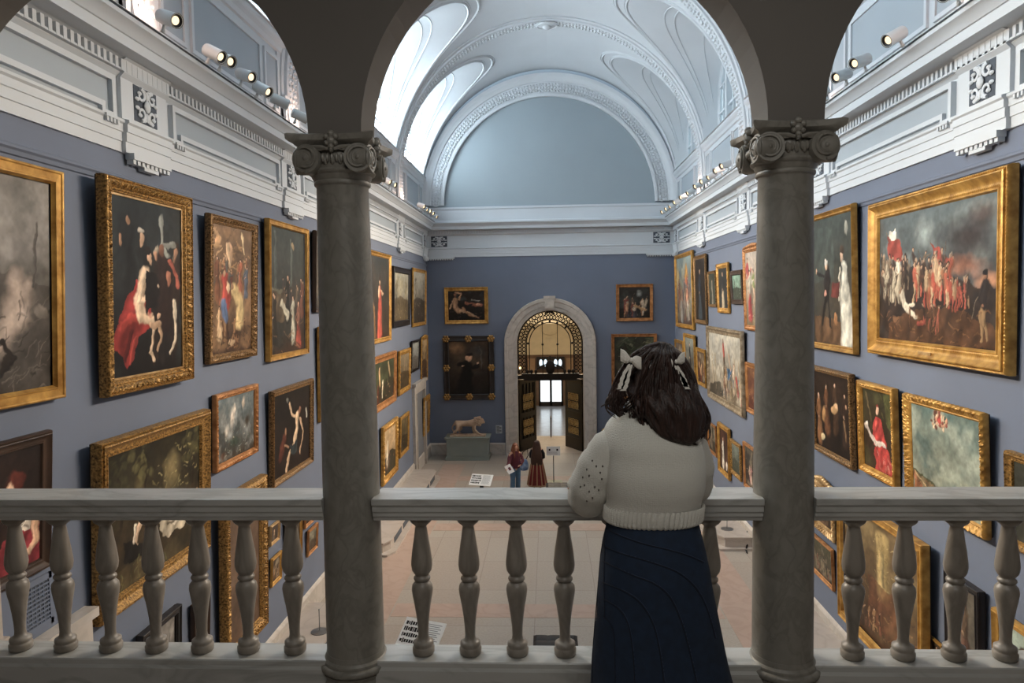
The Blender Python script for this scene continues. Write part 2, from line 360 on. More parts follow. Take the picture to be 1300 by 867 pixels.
def vault_side(s):
    global wi
    for a, b in zip(BAYS[1:], BAYS[:-1]):
        yb = (a+b)/2; n = 40
        # barrel surface around the opening
        th0 = math.asin(-.4/VR); rows = []
        rows = [th0, 0, TH0-.001]+[TH0+(TH1-TH0)*math.sin(i/60*PI/2)**.8 for i in range(61)]+[TH1+(PI/2-TH1)*i/12 for i in range(1, 13)]
        K = 10
        for side in (-1, 1):
            R = []
            for th in rows:
                z = VZ+VR*math.sin(th); x = VR*math.cos(th)
                q = 0
                if TH0 < th < TH1: q = HB*math.sqrt(1-(((th-TH0)/(TH1-TH0))**(1/.8))**2)**.9
                elif z <= HZ0: q = HB
                ye = a if side < 0 else b
                R.append([(XC+s*x, (yb+side*q)*(1-j/K)+ye*j/K, z) for j in range(K+1)])
            vault.rings(R, close=False)
        # surface running back to the window
        XW = 5.40; R = []
        for i in range(n+1):
            t = i/n; y, z = hole(yb, t); P = Vector((XC+s*bx(z), y, z))
            a_ = PI*t; wz = 11.36 + 1.1*min(1, math.sin(a_)*6) + 1.7*math.sin(a_)
            Q = Vector((XC+s*XW, yb-1.86*math.cos(a_), wz if t not in (0, 1) else 11.36))
            R.append([P.lerp(Q, j/8) for j in range(9)])
        groin.rings(R, close=False)
        sill = MB()
        groin.add([(XC+s*4.9, yb-2.2, 11.37), (XC+s*4.9, yb+2.2, 11.37), (XC+s*5.8, yb+2.2, 11.37), (XC+s*5.8, yb-2.2, 11.37)], [(0,1,2,3)])
        for k, r in ((1.015, .04), (1.03, .02), (1.085, .045), (1.1, .022)):
            pts = []
            for i in range(1, 49):
                y, z = hole(yb, i/49, k)
                pts.append((XC+s*(bx(z)-.0), y, z))
            mold.tube(pts, r, 6)
        for k in (.35, .45, .75):          # fillets on the splayed surface
            pts = []
            for i in range(1, n):
                t = i/n; y, z = hole(yb, t); P = Vector((XC+s*bx(z), y, z)); a_ = PI*t
                Q = Vector((XC+s*XW, yb-1.86*math.cos(a_), 12.46+1.7*math.sin(a_))); pts.append(P.lerp(Q, k))
            mold.tube(pts, .022, 5)
        # window
        wi += 1
        w = empty('window_%d' % wi, (XC+s*5.45, yb, 11.37)); struct(w)
        f = MB(); X1 = .0; n2 = 20
        arch = [(-1.85, 0)] + [(-1.85*math.cos(PI*i/n2), 1.1+1.7*math.sin(PI*i/n2)) for i in range(n2+1)] + [(1.85, 0)]
        f.tube([(0, y, z) for y, z in arch], .07, 4); f.box((-.07, -1.75, 0), (.07, 1.75, .12))
        for y in (-.62, .62):
            f.box((-.11, y-.09, 0), (.06, y+.09, 2.65))
        for y in (-1.2, 0, 1.2): f.box((-.05, y-.03, 0), (.05, y+.03, 2.25 if y else 2.7))
        for z in (.8, 1.6): f.box((-.06, -1.7, z-.03), (.05, 1.7, z+.03))
        f.build('window_frame', M_white, w, smooth=False)
        p = MB(); pts = [(0.06*s, y, z) for y, z in arch]; p.add(pts, [tuple(range(len(pts)))] )
        p.build('window_pane', M_paneL if s < 0 else M_paneR, w, smooth=False)
vault_side(-1); vault_side(1)
struct(vault.build('ceiling', M_white, angle=60)); struct(groin.build('ceiling', M_white, angle=60)); struct(mold.build('trim_21', M_white))
# ribs
def arcpt(r, th, y): return (XC+r*math.cos(th), y, VZ+r*math.sin(th))
rib = MB(); ribo = MB()
for yr in BAYS[1:]:
    n = 64; A = [-.2+(PI+.4)*i/n for i in range(n+1)]
    prof = [(VR+.05,-.36),(VR-.04,-.36),(VR-.06,-.31),(VR-.06,-.27),(VR-.11,-.26),(VR-.13,-.2),(VR-.13,.2),(VR-.11,.26),(VR-.06,.27),(VR-.06,.31),(VR-.04,.36),(VR+.05,.36)]
    rib.rings([[arcpt(r, th, yr+dy) for r, dy in prof] for th in A], close=False)
    k = 0
    for i in range(150):                   # running guilloche relief on the soffit
        th = -.1+(PI+.2)*i/149
        c = arcpt(VR-.13, th, yr+.06*math.sin(i*PI/2)); ribo.ball(c, (.05, .05, .05), 6, 4)
        for sd in (-1, 1): ribo.ball(arcpt(VR-.13, th, yr+sd*.15), (.035, .045, .035), 6, 4)
    rib.box((XL, yr-.36, 9.6), (XL+.09, yr+.36, 10.35)); rib.box((XR, yr-.36, 9.6), (XR-.09, yr+.36, 10.35))
    # crown cartouche
    c = arcpt(VR-.16, PI/2, yr); rib.ball(c, (.42, .3, .06), 20, 8); ribo.ball((c[0], c[1], c[2]-.05), (.16, .14, .1), 12, 6)
    ribo.tube([(c[0]+.33*math.cos(q/16*2*PI), c[1]+.24*math.sin(q/16*2*PI), c[2]-.03) for q in range(16)], .035, 6, closed=True)
struct(rib.build('trim_22', M_white, angle=30)); struct(ribo.build('trim_23', M_white))
# carved archivolt round the lunette
arv = MB(); arvo = MB(); n = 72
prof = [(4.27,0),(4.27,-.14),(4.33,-.16),(4.38,-.16),(4.40,-.11),(4.80,-.17),(4.82,-.24),(4.9,-.27),(4.95,-.33),(5.0,-.36),(5.12,-.38)]
zc = 10.24
arv.rings([[(XC+r*math.cos(th), D+dy, zc+.06+ (r*math.sin(th))*1.0) for r, dy in prof] for th in [PI*i/n for i in range(n+1)]], close=False)
rng = random.Random(3)
for i in range(118):
    th = PI*(i+.5)/118; r = 4.6
    for q, rr in ((-.12, .05), (0, .065), (.12, .05)):
        a = r+q+rng.uniform(-.02, .02); arvo.ball((XC+a*math.cos(th), D-.15, zc+.06+a*math.sin(th)), (rr, .045, rr), 7, 4)
    if i % 3 == 0:
        pts = [(XC+(r+.14*math.cos(u))*math.cos(th+.02*math.sin(u)), D-.16, zc+.06+(r+.14*math.cos(u))*math.sin(th+.02*math.sin(u))) for u in [k*PI/5 for k in range(8)]]
        arvo.tube(pts, .022, 5)
struct(arv.build('trim_24', M_white, angle=30)); struct(arvo.build('trim_25', M_white))
# small ceiling rose far up
struct(MB().ball((XC, 21.6, VZ+VR-.02), (.18, .18, .05), 16, 6).build('trim_26', M_white))
# ---- doorway surround and the doors
m = MB(); n = 32
def arch_ring(m, prof, cx, zs, z0, Y, n=32):
    "prof: (radius, projection); jambs down to z0"
    R = [[(cx-r, Y-p, z0) for r, p in prof]]
    for i in range(n+1):
        th = PI-PI*i/n; R.append([(cx+r*math.cos(th), Y-p, zs+r*math.sin(th)) for r, p in prof])
    R.append([(cx+r, Y-p, z0) for r, p in prof]); m.rings(R, close=False)
arch_ring(m, [(1.36,-.5),(1.36,.1),(1.42,.12),(1.52,.12),(1.53,.15),(1.72,.17),(1.74,.2),(1.86,.2),(1.88,.17),(1.88,0)], DX, DZ, 0, D)
m.box((DX-.2, D-.3, 6.0), (DX+.2, D, 6.45)); m.box((DX-.24, D-.33, 6.45), (DX+.24, D, 6.56)); m.box((DX-.15, D-.34, 6.05), (DX+.15, D-.3, 6.4))
struct(fixnormals(m.build('trim_27', M_marb, smooth=True, angle=30)))
# bronze screen in the arch head
dr = empty('door_1', (DX, D+.35, 0)); struct(dr)
g = MB(); z0 = DZ
g2 = MB()
for r, w in ((1.36, .05), (.98, .022), (.86, .022)):
    pts = [(-r, 0, 3.35)]+[(r*math.cos(PI-PI*i/32), 0, z0+r*math.sin(PI*i/32)) for i in range(33)]+[(r, 0, 3.35)]
    g.tube(pts, w, 6)
for x in (-.31, .31):
    g.tube([(x, 0, 3.3), (x, 0, z0+.84)], .016, 6)
    for z in (z0+.85, z0-.05, z0-.6): g.ball((x, 0, z), .05, 8, 6)
for a in (.25, .5, .75, 0, 1): g.ball((.92*math.cos(PI*a), 0, z0+.92*math.sin(PI*a)), .05, 8, 6)
g.box((-1.36, -.1, 3.12), (1.36, .12, 3.28)); g.box((-1.2, -.16, 3.26), (1.2, .16, 3.34)); g.box((-1.1, -.1, 3.05), (1.1, .1, 3.14))
g.tube([(.62*math.cos(PI*i/12), 0, 3.36+.36*math.sin(PI*i/12)) for i in range(13)], .03, 6)
g.ball((0, 0, 3.6), (.2, .08, .3), 16, 8); g.ball((0, 0, 3.98), (.06, .05, .1), 8, 6)
for x in (-.95, -.78, -.6, .6, .78, .95): g.ball((x, 0, 3.42), (.07, .05, .09), 8, 6)
g.build('bronze_screen', M_bronze, dr)
# gilt lattice between the arcs
for i in range(26):
    th = PI*(i+.5)/26
    for r in (1.08, 1.25):
        c = (r*math.cos(th), 0, z0+r*math.sin(th))
        g2.tube([(c[0]+.075*math.cos(u), 0, c[2]+.075*math.sin(u)) for u in [k*2*PI/8 for k in range(8)]], .021, 4, closed=True)
        g2.ball(c, .022, 6, 4)
for sx in (-1, 1):
    for k in range(8):
        for r in (1.08, 1.25):
            c = (sx*r, 0, 3.42+k*.155)
            g2.tube([(c[0]+.075*math.cos(u), 0, c[2]+.075*math.sin(u)) for u in [q*2*PI/8 for q in range(8)]], .021, 4, closed=True); g2.ball(c, .022, 6, 4)
for k in range(5): g2.ball((-.16+.08*k, -.02, z0+1.22+.05*(2-abs(k-2))), .05, 8, 5)
g2.build('bronze_lattice', M_bronze, dr)
for sx in (-1, 1):
    lf = MB(); lw, lh = 1.36, 3.05
    for (a, b, c, d) in ((0, .12, 0, lh), (lw-.12, lw, 0, lh), (0, lw, 0, .5), (0, lw, lh-.2, lh), (0, lw, 1.4, 1.62)): lf.box((a, -.04, c), (b, .04, d))
    for k in (.12, .62, 1.74, 2.3): pass
    for k in range(5): lf.box((.12+.27*k-.02, -.02, .4), (.12+.27*k+.02, .02, lh-.1))
    leaf = lf.build('door_leaf', M_bronze, dr, smooth=False)
    la = MB()
    for zc_ in (.8, 1.15, 1.9, 2.25):
        for q in range(3):
            c = (.4+.28*q, 0, zc_)
            for w in (.13, .07): la.tube([(c[0]+w*math.cos(u), (.05 if sx > 0 else -.05), c[2]+w*1.15*math.sin(u)) for u in [k*2*PI/10 for k in range(10)]], .016, 4, closed=True)
            YL = .05 if sx > 0 else -.05; la.tube([(c[0]-.13, YL, c[2]-.15), (c[0]+.13, YL, c[2]+.15)], .012, 4); la.tube([(c[0]+.13, YL, c[2]-.15), (c[0]-.13, YL, c[2]+.15)], .012, 4)
    lt = la.build('leaf_lattice', M_brass, leaf)
    lp = MB().box((.06, .015, .1), (lw-.06, .03, lh-.05)).build('leaf_backing', M_dark, leaf, smooth=False)
    leaf.location = (sx*1.34, .18, 0); leaf.rotation_euler = (0, 0, PI/2-sx*-.52 if sx < 0 else PI/2+.52)
    if sx < 0: leaf.rotation_euler = (0, 0, PI/2-.52)
# ---- the landing and lobby beyond
M_lobf = marble('polished_lobby_floor', '8f949e', '6b6f78', .22, .8, (1,1,1), .2, '9aa0ab')
M_lobw = mat('lobby_tan_panelling', '7a5c42', .6, var=.08, vscale=2)
M_lobc = mat('lobby_cream_stone', 'dccaa6', .7, var=.04, vscale=2)
struct(MB().box((-4, D+.24, -.3), (4, 33.4, 0)).build('floor', M_lightmarb, smooth=False))
struct(MB().box((-6, 33.2, -2.7), (6, 60, -2.5)).build('floor', M_lobf, smooth=False))
struct(MB().box((-6, 60, -2.7), (6, 60.3, 1.8)).build('wall_lobby', M_lobw, smooth=False))
m = MB().box((-6, 59.9, 1.8), (6, 60.3, 11))
for z in (3.2, 4.9): m.box((-6, 59.84, z), (6, 59.9, z+.12))
m.add([(0,59.84,0)], []); m.tube([(.1+.75*math.cos(u), 59.86, 4.1+.6*math.sin(u)) for u in [k*2*PI/24 for k in range(24)]], .07, 6, closed=True); 
struct(m.build('wall_lobby', M_lobc, smooth=False))
m = MB()
for x in (-6.2, 6): m.box((x, D+.5, -2.7), (x+.2, 60, 11))
m.box((-6, D+.5, 10), (6, 60, 10.2)); struct(m.build('wall_lobby', M_lobc, smooth=False))
struct(MB().box((-6, 45, 4.9), (6, 45.3, 10)).build('trim_28', M_lobc, smooth=False))
dl = empty('door_2', (0, 59.7, -2.5)); struct(dl)
fr = MB(); cx = .12
for a, b in ((-1.02, -.86), (-.1, .1), (.86, 1.02)): fr.box((cx+a, -.1, 0), (cx+b, .1, 2.5))
fr.box((cx-1.1, -.12, 2.3), (cx+1.1, .12, 2.6)); fr.box((cx-1, -.1, 0), (cx+1, .1, .38))
fr.build('door_frame', M_bronze, dl, smooth=False)
m = MB()
for sx in (-1, 1): m.box((cx+sx*.1, -.02, .38), (cx+sx*.86, .02, 2.3))
m.build('door_pane', emit('daylit_lobby_glass', (.82, .93, 1), .75), dl, smooth=False)
wl = empty('window_11', (0, 59.7, .35)); struct(wl)
fr = MB().box((-1.05, -.1, .25), (1.29, .1, 1.3)).build('window_frame', M_bronze, wl, smooth=False)
m = MB()
for x in (-.8, -.42, .42, .8): m.ball((x+.12, -.12, .8), (.15, .03, .3), 14, 8)
m.build('window_pane', emit('lit_lobby_glass', (.75, .9, 1), .5), wl)
m = MB()
for sx in (-1, 1): m.box((cx+sx*1.3, 59.8, -2.5), (cx+sx*1.9, 60, 1.5)); m.box((cx+sx*2.2, 59.8, -2.5), (cx+sx*2.9, 60, 1.5))
struct(m.build('trim_29', mat('tan_pilaster_stone', 'a07f5e', .6, var=.05), smooth=False))
hr = empty('stair_handrail', (.05, 33.3, 0)); tag(hr, 'dark bronze stair handrail in the middle beyond the far arched doorway', 'handrail')
MB().tube([(0, -.3, .9), (0, 0, .95), (0, 5.5, -1.55), (0, 9, -1.55)], .035, 8).build('top_rail', M_bronze, hr)
m = MB()
m.tube([(0, -.25, 0), (0, -.25, .9)], .025, 6); m.build('post', M_bronze, hr)
for px_ in (659, 741):
    p = at(px_, 469, 30.9); o = empty('wall_sconce', p); tag(o, 'small glowing sconce inside the arched doorway at the %s' % ('left' if px_ < 700 else 'right'), 'sconce', 'sconces inside the doorway')
    MB().ball((0, 0, .05), (.09, .09, .12), 12, 8).build('lamp_shade', emit('sconce_glow', (1, .62, .28), 1.6), o)
    MB().lathe([(.02,-.3),(.03,-.1),(.07,-.06),(.05,-.04)], n=12).box((-.03, -.02, -.34), (.03, .3, -.28)).build('sconce_arm', M_bronze, o)
# ---- doorways in the side walls
def side_door(idx, X, s, ya, yb, zt, fill):
    d = empty('door_%d' % idx, (X, (ya+yb)/2, 0)); struct(d); h = (yb-ya)/2; w = .3; m = MB()
    m.box((-s*.02, -h, 0), (s*.1, -h+w, zt)); m.box((-s*.02, h-w, 0), (s*.1, h, zt)); m.box((-s*.015, -h-.006, zt-w), (s*.108, h+.006, zt+.01)); m.box((-s*.01, -h-.05, zt), (s*.16, h+.05, zt+.1))
    for a in (-h+w-.004, h-w-.046): m.box((.002, a, 0.001), (s*.13, a+.05, zt-w+.01))
    m.build('door_frame', M_marb, d, smooth=False)
    MB().box((0, -h+w, .05), (s*.02, h-w, zt-w)).build('door_panel', fill, d, smooth=False); return d
M_grey = mat('grey_door_paint', '7d7f84', .6, var=.02)
side_door(3, XL, 1, 25.7, 28.1, 3.3, M_grey); side_door(4, XL, 1, 15.6, 18.1, 3.3, M_grey); side_door(5, XR, -1, 24.8, 27.2, 3.35, M_grey)
side_door(6, XL, 1, 5.0, 7.2, 3.1, M_lightmarb)
m = MB().box((XL, 4.95, 3.3), (-4.3, 5.25, 4.85)).box((XL, 4.9, 0), (-4.25, 5.3, 3.74)).box((XL, 4.92, 3.74), (-4.27, 5.28, 3.82))
struct(m.build('trim_30', M_lightmarb, smooth=False))
# vent grille over the near left doorway
gr = empty('vent_grille', (XL+.01, 6.5, 3.16)); tag(gr, 'slatted vent grille low on the left wall under the portrait of the lady in crimson', 'vent')
m = MB().box((0, -.13, .1), (.02, .24, .16)).box((0, -.13, .56), (.02, .24, .62)).box((0, -.16, .1), (.02, -.12, .62)).box((0, .2, .1), (.02, .24, .62))
m.build('grille_frame', M_blue, gr, smooth=False)
m = MB()
for k in range(9): m.box((.0, -.13, .18+k*.042), (.018, .22, .195+k*.042))
for k in range(6): m.box((.0, -.1+.055*k, .16), (.012, -.09+.055*k, .56))
m.build('grille_slats', M_blue, gr, smooth=False)
MB().box((-.005, -.13, .15), (.003, .22, .57)).build('grille_backing', M_recess, gr, smooth=False)
# ---- low marble platforms along the side walls
def platform(name, s, X, ya, yb, nm):
    xe = X+s*.88; m = MB()
    pts = [(X+s*.05, ya), (xe-s*.15, ya), (xe, ya+.3), (xe, yb-.3), (xe-s*.15, yb), (X+s*.05, yb)]
    for za, zb, g in ((0, .06, .16), (.06, .27, 0), (.27, .31, .03)):
        P = [(X, p[1]+(g if p[1] > (ya+yb)/2 else -g)) if abs(p[0]-(X+s*.05)) < 1e-6 else (p[0]+s*g, p[1]+(g if p[1] > (ya+yb)/2 else -g)) for p in pts]
        n = len(P); m.add([(x, y, za) for x, y in P]+[(x, y, zb) for x, y in P], [tuple(range(n)), tuple(range(n, 2*n))]+[(i, (i+1) % n, n+(i+1) % n, n+i) for i in range(n)])
    o = struct(fixnormals(m.build(name, M_lightmarb, smooth=False)))
    sl = MB(); y = ya+.7
    while y < yb-1.2: sl.box((xe-s*.01, y, .08), (xe+s*.012, y+.9, .25)); y += 1.15
    struct(sl.build('trim_%d' % nm, M_recess, smooth=False))
platform('trim_31', 1, XL, 4.5, 14.0, 41); platform('trim_32', 1, XL, 17.6, 25.5, 42); platform('trim_33', -1, XR, 18.1, 24.6, 43); platform('trim_34', -1, XR, 4.5, 14.0, 44)
# ---- arcade, balcony floor and the room behind the camera
BF = 4.54
ABX = [-4.85, -2.885, -.91, 1.04, 2.99, 4.94]
YA, YB, ZS, AR = 3.08, 3.31, 7.12, .85
m = MB()
for a, b in zip(ABX[:-1], ABX[1:]):
    cx = (a+b)/2; R = (b-a)/2-.115; n = 40
    inner = [(cx+R*math.cos(PI-PI*i/n), ZS+R*math.sin(PI*i/n)) for i in range(n+1)]
    inner = [(a, ZS)]+inner+[(b, ZS)]
    top = [(x, 16.0) for x, z in inner]
    for k in range(len(inner)-1):
        p, q, u, v = inner[k], inner[k+1], top[k+1], top[k]
        m.add([(p[0],YA,p[1]),(q[0],YA,q[1]),(u[0],YA,u[1]),(v[0],YA,v[1])], [(0,1,2,3)])
        m.add([(p[0],YB,p[1]),(q[0],YB,q[1]),(u[0],YB,u[1]),(v[0],YB,v[1])], [(3,2,1,0)])
        m.add([(p[0],YA,p[1]),(q[0],YA,q[1]),(q[0],YB,q[1]),(p[0],YB,p[1])], [(0,3,2,1)])
struct(m.build('wall_arcade', M_arc, angle=30))
m = MB()
for xx in ABX[2:4]:                         # dark inlaid lozenge above each column
    m.add([(xx-.09, YA-.004, 7.98), (xx+.005, YA-.004, 7.72), (xx+.10, YA-.004, 7.98), (xx+.005, YA-.004, 8.2)], [(0,1,2,3)])
struct(m.build('trim_35', M_dark, smooth=False))
struct(MB().box((XL-.2, -3.4, BF-.3), (XR+.2, 3.45, BF)).build('floor', M_lightmarb, smooth=False))
struct(MB().box((XL-.2, 3.2, 0), (XR+.2, 3.4, BF-.25)).build('wall_under_balcony', M_blue, smooth=False))
struct(MB().box((XL-.2, -3.4, 8.5), (XR+.2, YA, 8.7)).build('ceiling', M_arc, smooth=False))
struct(MB().box((XL-.3, -3.6, BF-.3), (XR+.3, -3.4, 8.7)).build('wall_balcony_back', M_arc, smooth=False))
struct(MB().box((XL-.3, -3.4, BF-.3), (XL-.05, YA, 8.7)).build('wall_balcony_left', M_arc, smooth=False))
struct(MB().box((XR+.05, -3.4, BF-.3), (XR+.3, YA, 8.7)).build('wall_balcony_right', M_arc, smooth=False))
# ================================================================ BALUSTRADES AND COLUMNS
BAL = [(.044,0),(.05,.008),(.051,.03),(.046,.036),(.044,.04),(.047,.046),(.046,.058),(.036,.064),(.026,.072),(.0235,.09),(.025,.13),(.030,.18),(.038,.235),(.046,.28),(.049,.305),(.046,.325),(.036,.338),
       (.031,.342),(.031,.346),(.037,.35),(.039,.357),(.037,.364),(.031,.368),(.030,.374),(.036,.38),(.045,.395),(.049,.42),(.048,.44),(.042,.49),(.034,.54),(.028,.585),(.0255,.598),(.027,.602),(.034,.609),(.043,.616),(.049,.624),(.051,.632),(.051,.648)]
PT, RB, RT = 4.775, 5.42, 5.525
balp = MB().lathe(BAL, n=40).mesh('baluster', M_base, angle=60)
def balustrade(xa, xb, xs, lab):
    o = empty('balustrade', ((xa+xb)/2, 3.2, BF)); tag(o, lab, 'balustrade', 'stone balustrades between the columns')
    x0 = (xa+xb)/2
    r = MB(); prof = [(-.10,1.0),(-.1,.968),(-.093,.962),(-.09,.958),(-.09,.93),(-.083,.925),(-.083,.905),(-.076,.9),(-.07,.88),(.07,.88),(.076,.9),(.083,.905),(.09,.93),(.09,.958),(.10,.968),(.10,1.0)]
    prof = [(y, (RT-BF)-(1.0-z)*.875) for y, z in prof]
    r.rings([[(x-x0, y, z) for y, z in prof] for x in (xa, xb)]); h = fixnormals(r.build('handrail', M_rail, o, smooth=False))
    bv = h.modifiers.new('b', 'BEVEL'); bv.width = .003; bv.segments = 2
    b = MB(); prof = [(-.1,-.0),(-.1,.2),(-.085,.21),(-.085,PT-BF-.005),(-.08,PT-BF),(.08,PT-BF),(.085,PT-BF-.005),(.085,.21),(.1,.2),(.1,0)]
    b.rings([[(x-x0, y, z) for y, z in prof] for x in (xa, xb)]); fixnormals(b.build('base_rail', M_rail, o, smooth=False))
    for x in xs:
        c = bpy.data.objects.new('baluster', balp); COL.objects.link(c); c.parent = o; c.location = (x-x0, 0, PT-BF); c.rotation_euler = (0, 0, random.uniform(0, 6))
    return o
balustrade(-2.86+.1, -1.025, [-2.535+.222*k for k in range(7)], 'stone balustrade with seven balusters to the left of the left column')
balustrade(-.80, .925, [-.597+.218*k for k in range(7)], 'stone balustrade between the two columns where the woman leans')
balustrade(1.145, 2.99, [1.345+.2215*k for k in range(7)], 'stone balustrade to the right of the right column')
# ionic columns
def volute_disc(r=.062, depth=.06):
    "front at y=-depth/2"
    m = MB(); m.lathe([(r*.98, -depth/2), (r, -depth/2+.004), (r, depth/2)], n=28)
    pts = []; rr = []
    for i in range(60):
        t = i/59; a = -PI/2-2.35*2*PI*t; q = (r-.006)*(1-.8*t); pts.append((q*math.cos(a), q*math.sin(a), -depth/2-.004)); rr.append(.0075*(1-.45*t))
    m.tube(pts, rr, 6); m.ball((0, 0, -depth/2-.006), .012, 10, 6)
    return m.xf(Matrix.Rotation(PI/2, 4, 'X') @ Matrix.Scale(-1, 4, (0,0,1)) @ Matrix.Scale(1, 4))
def column(x, lab):
    o = empty('ionic_column', (x, 3.2, BF)); tag(o, lab, 'column', 'pair of stone columns')
    b = MB(); n = 56
    b.box((-.185, -.185, 0), (.185, .185, .07))
    def torus(r, z, h, k=8): return [(r+h*math.sin(PI*i/k), z-h*math.cos(PI*i/k)) for i in range(k+1)]
    prof = [(.15,.07)]+torus(.16,.10,.028)+[(.158,.133),(.152,.145),(.149,.16),(.155,.175),(.158,.18)]+torus(.148,.2,.018)+[(.148,.222),(.146,.23),(.136,.24),(.1325,.262)]
    b.lathe(prof, n=n); b.build('column_base', M_stone, o, angle=30)
    s = MB(); z0, z1 = .255, 2.37; R = []
    for i in range(15):
        t = i/14; R.append((.131-.017*t**1.7, z0+(z1-z0)*t))
    R += [(.116,2.375),(.123,2.38),(.125,2.388),(.123,2.396),(.116,2.402)]
    s.lathe(R, n=n); s.build('column_shaft', M_stone, o, angle=40)
    c = empty('capital', (0, 0, 0)); c.parent = o
    k = MB(); k.lathe([(.114,2.39),(.128,2.41),(.137,2.435),(.142,2.455),(.142,2.52),(.13,2.54)], n=n)
    for q in range(28):
        a = 2*PI*q/28; k.ball((.143*math.cos(a), .143*math.sin(a), 2.475), (.012, .012, .022), 7, 5)
    k.lathe([(.13,2.42),(.143,2.427),(.147,2.435),(.143,2.443),(.13,2.45)], n=n, cap=False)
    k.build('echinus', M_stone, c, angle=40)
    # abacus: square with hollowed sides and moulded edge
    ab = MB(); R = []
    for hw, z in ((.150,2.53),(.158,2.535),(.165,2.542),(.178,2.548),(.188,2.556),(.19,2.578),(.182,2.583)):
        ring = []
        for sd in range(4):
            a = sd*PI/2
            for i in range(12):
                t = -1+2*i/12; px, py = t*hw, -hw+.032*(1-t*t)
                ring.append((px*math.cos(a)-py*math.sin(a), px*math.sin(a)+py*math.cos(a), z))
        R.append(ring)
    ab.rings(R); ab.build('abacus', M_stone, c, angle=40)
    vd = volute_disc()
    for sd in range(4):
        a = sd*PI/2; Rz = Matrix.Rotation(a, 4, 'Z')
        for sx in (-1, 1):
            v = MB(); v.v = list(vd.v); v.f = list(vd.f)
            if sx > 0: v.v = [(-p[0], p[1], p[2]) for p in v.v]
            v.xf(Rz @ Matrix.Translation((sx*.11, -.128, 2.478)) @ Matrix.Rotation(sx*.13, 4, 'Z'))
            fixnormals(v.build('volute', M_stone, c, angle=40))
        e = MB()
        e.tube([(t*.115, -.152+.01*abs(t), 2.512+.012*(1-abs(t))) for t in [i/6-1 for i in range(13)]], .009, 6)
        for q in range(7): e.ball((-.06+.02*q, -.148, 2.482), (.008, .012, .019), 7, 5)
        for q, (dx, dz, r) in enumerate(((0,0,.02),(0,.033,.016),(0,-.03,.014),(-.022,.018,.014),(.022,.018,.014),(-.02,-.014,.012),(.02,-.014,.012),(0,-.048,.01))):
            e.ball((dx*.9, -.158, 2.552+dz*.85), (r, .018, r), 8, 6)
        for sx in (-1, 1):
            e.tube([(sx*.012, -.16, 2.515), (sx*.04, -.155, 2.525), (sx*.08, -.152, 2.528), (sx*.105, -.15, 2.52)], [.006, .009, .008, .005], 6)
        e.xf(Rz); e.build('carved_leaves', M_stone, c)
    return o
column(-.915, 'veined stone column with scrolled capital standing left of the woman'); column(1.035, 'veined stone column with scrolled capital standing right of the woman')

for _x in (-2.87, 2.97):                    # the next columns of the arcade, just outside the photo
    o = copy_tree([q for q in COL.objects if q.name == 'ionic_column'][0]); o.location.x = _x
    for key in ('category', 'group', 'label'): del o[key]
    o.name = 'trim_36'; o['kind'] = 'structure'
# ================================================================ TRACK LIGHTS
def track(X, s, lab):
    o = empty('lighting_track', (X+s*.40, (Y0+D)/2, 9.62)); tag(o, lab, 'lighting track', 'lighting tracks along the cornices'); h = (D-Y0)/2-.1
    MB().box((-.03, -h, 0), (.03, h, .035)).build('track_rail', M_lampw, o, smooth=False)
    MB().box((-.012, -h, .034), (.012, h, .04)).box((s*.032, -h, .0), (s*.04, h, .02)).build('track_slot', M_dark, o, smooth=False)
track(XL, 1, 'white lighting track on top of the left cornice'); track(XR, -1, 'white lighting track on top of the right cornice')
M_bulb = emit('warm_lamp_lens', (1, .72, .42), .7)
def spotproto():
    o = empty('track_spotlight'); k = MB()
    k.lathe([(.055,0),(.08,.01),(.085,.03),(.085,.27),(.09,.272),(.09,.29),(.078,.29),(.07,.27)], n=24, cap=False)
    k.lathe([(.001,0),(.056,0)], n=24, cap=False)
    k.build('lamp_housing', M_lampw, o, angle=40)
    MB().lathe([(.001,.258),(.035,.258),(.05,.262)], n=20, cap=False).build('lamp_lens', M_bulb, o)
    MB().lathe([(.048,.26),(.06,.268),(.083,.292),(.088,.291)], n=24, cap=False).build('lamp_bezel', M_dark, o)
    MB().tube([(0,.0,.1),(0,-.12,.1),(0,-.16,.1)], .02, 8).ball((0, -.15, .1), .03, 8, 6).build('lamp_bracket', M_lampw, o)
    return o
sp = spotproto(); first = True
LYS = [8.38, 9.5, 9.82, 10.5, 11.1, 11.75, 12.7, 19.6, 20.3, 25.0, 25.6, 26.3, 27.0, 27.8]
RYS = [8.42, 9.72, 10.75, 11.4, 12.2, 18.6, 19.3, 20.1, 21.0, 21.9, 23.0, 24.2, 25.4, 26.3, 27.2, 28.1]
NAMEY = {8: 'nearest', 9: 'near'}
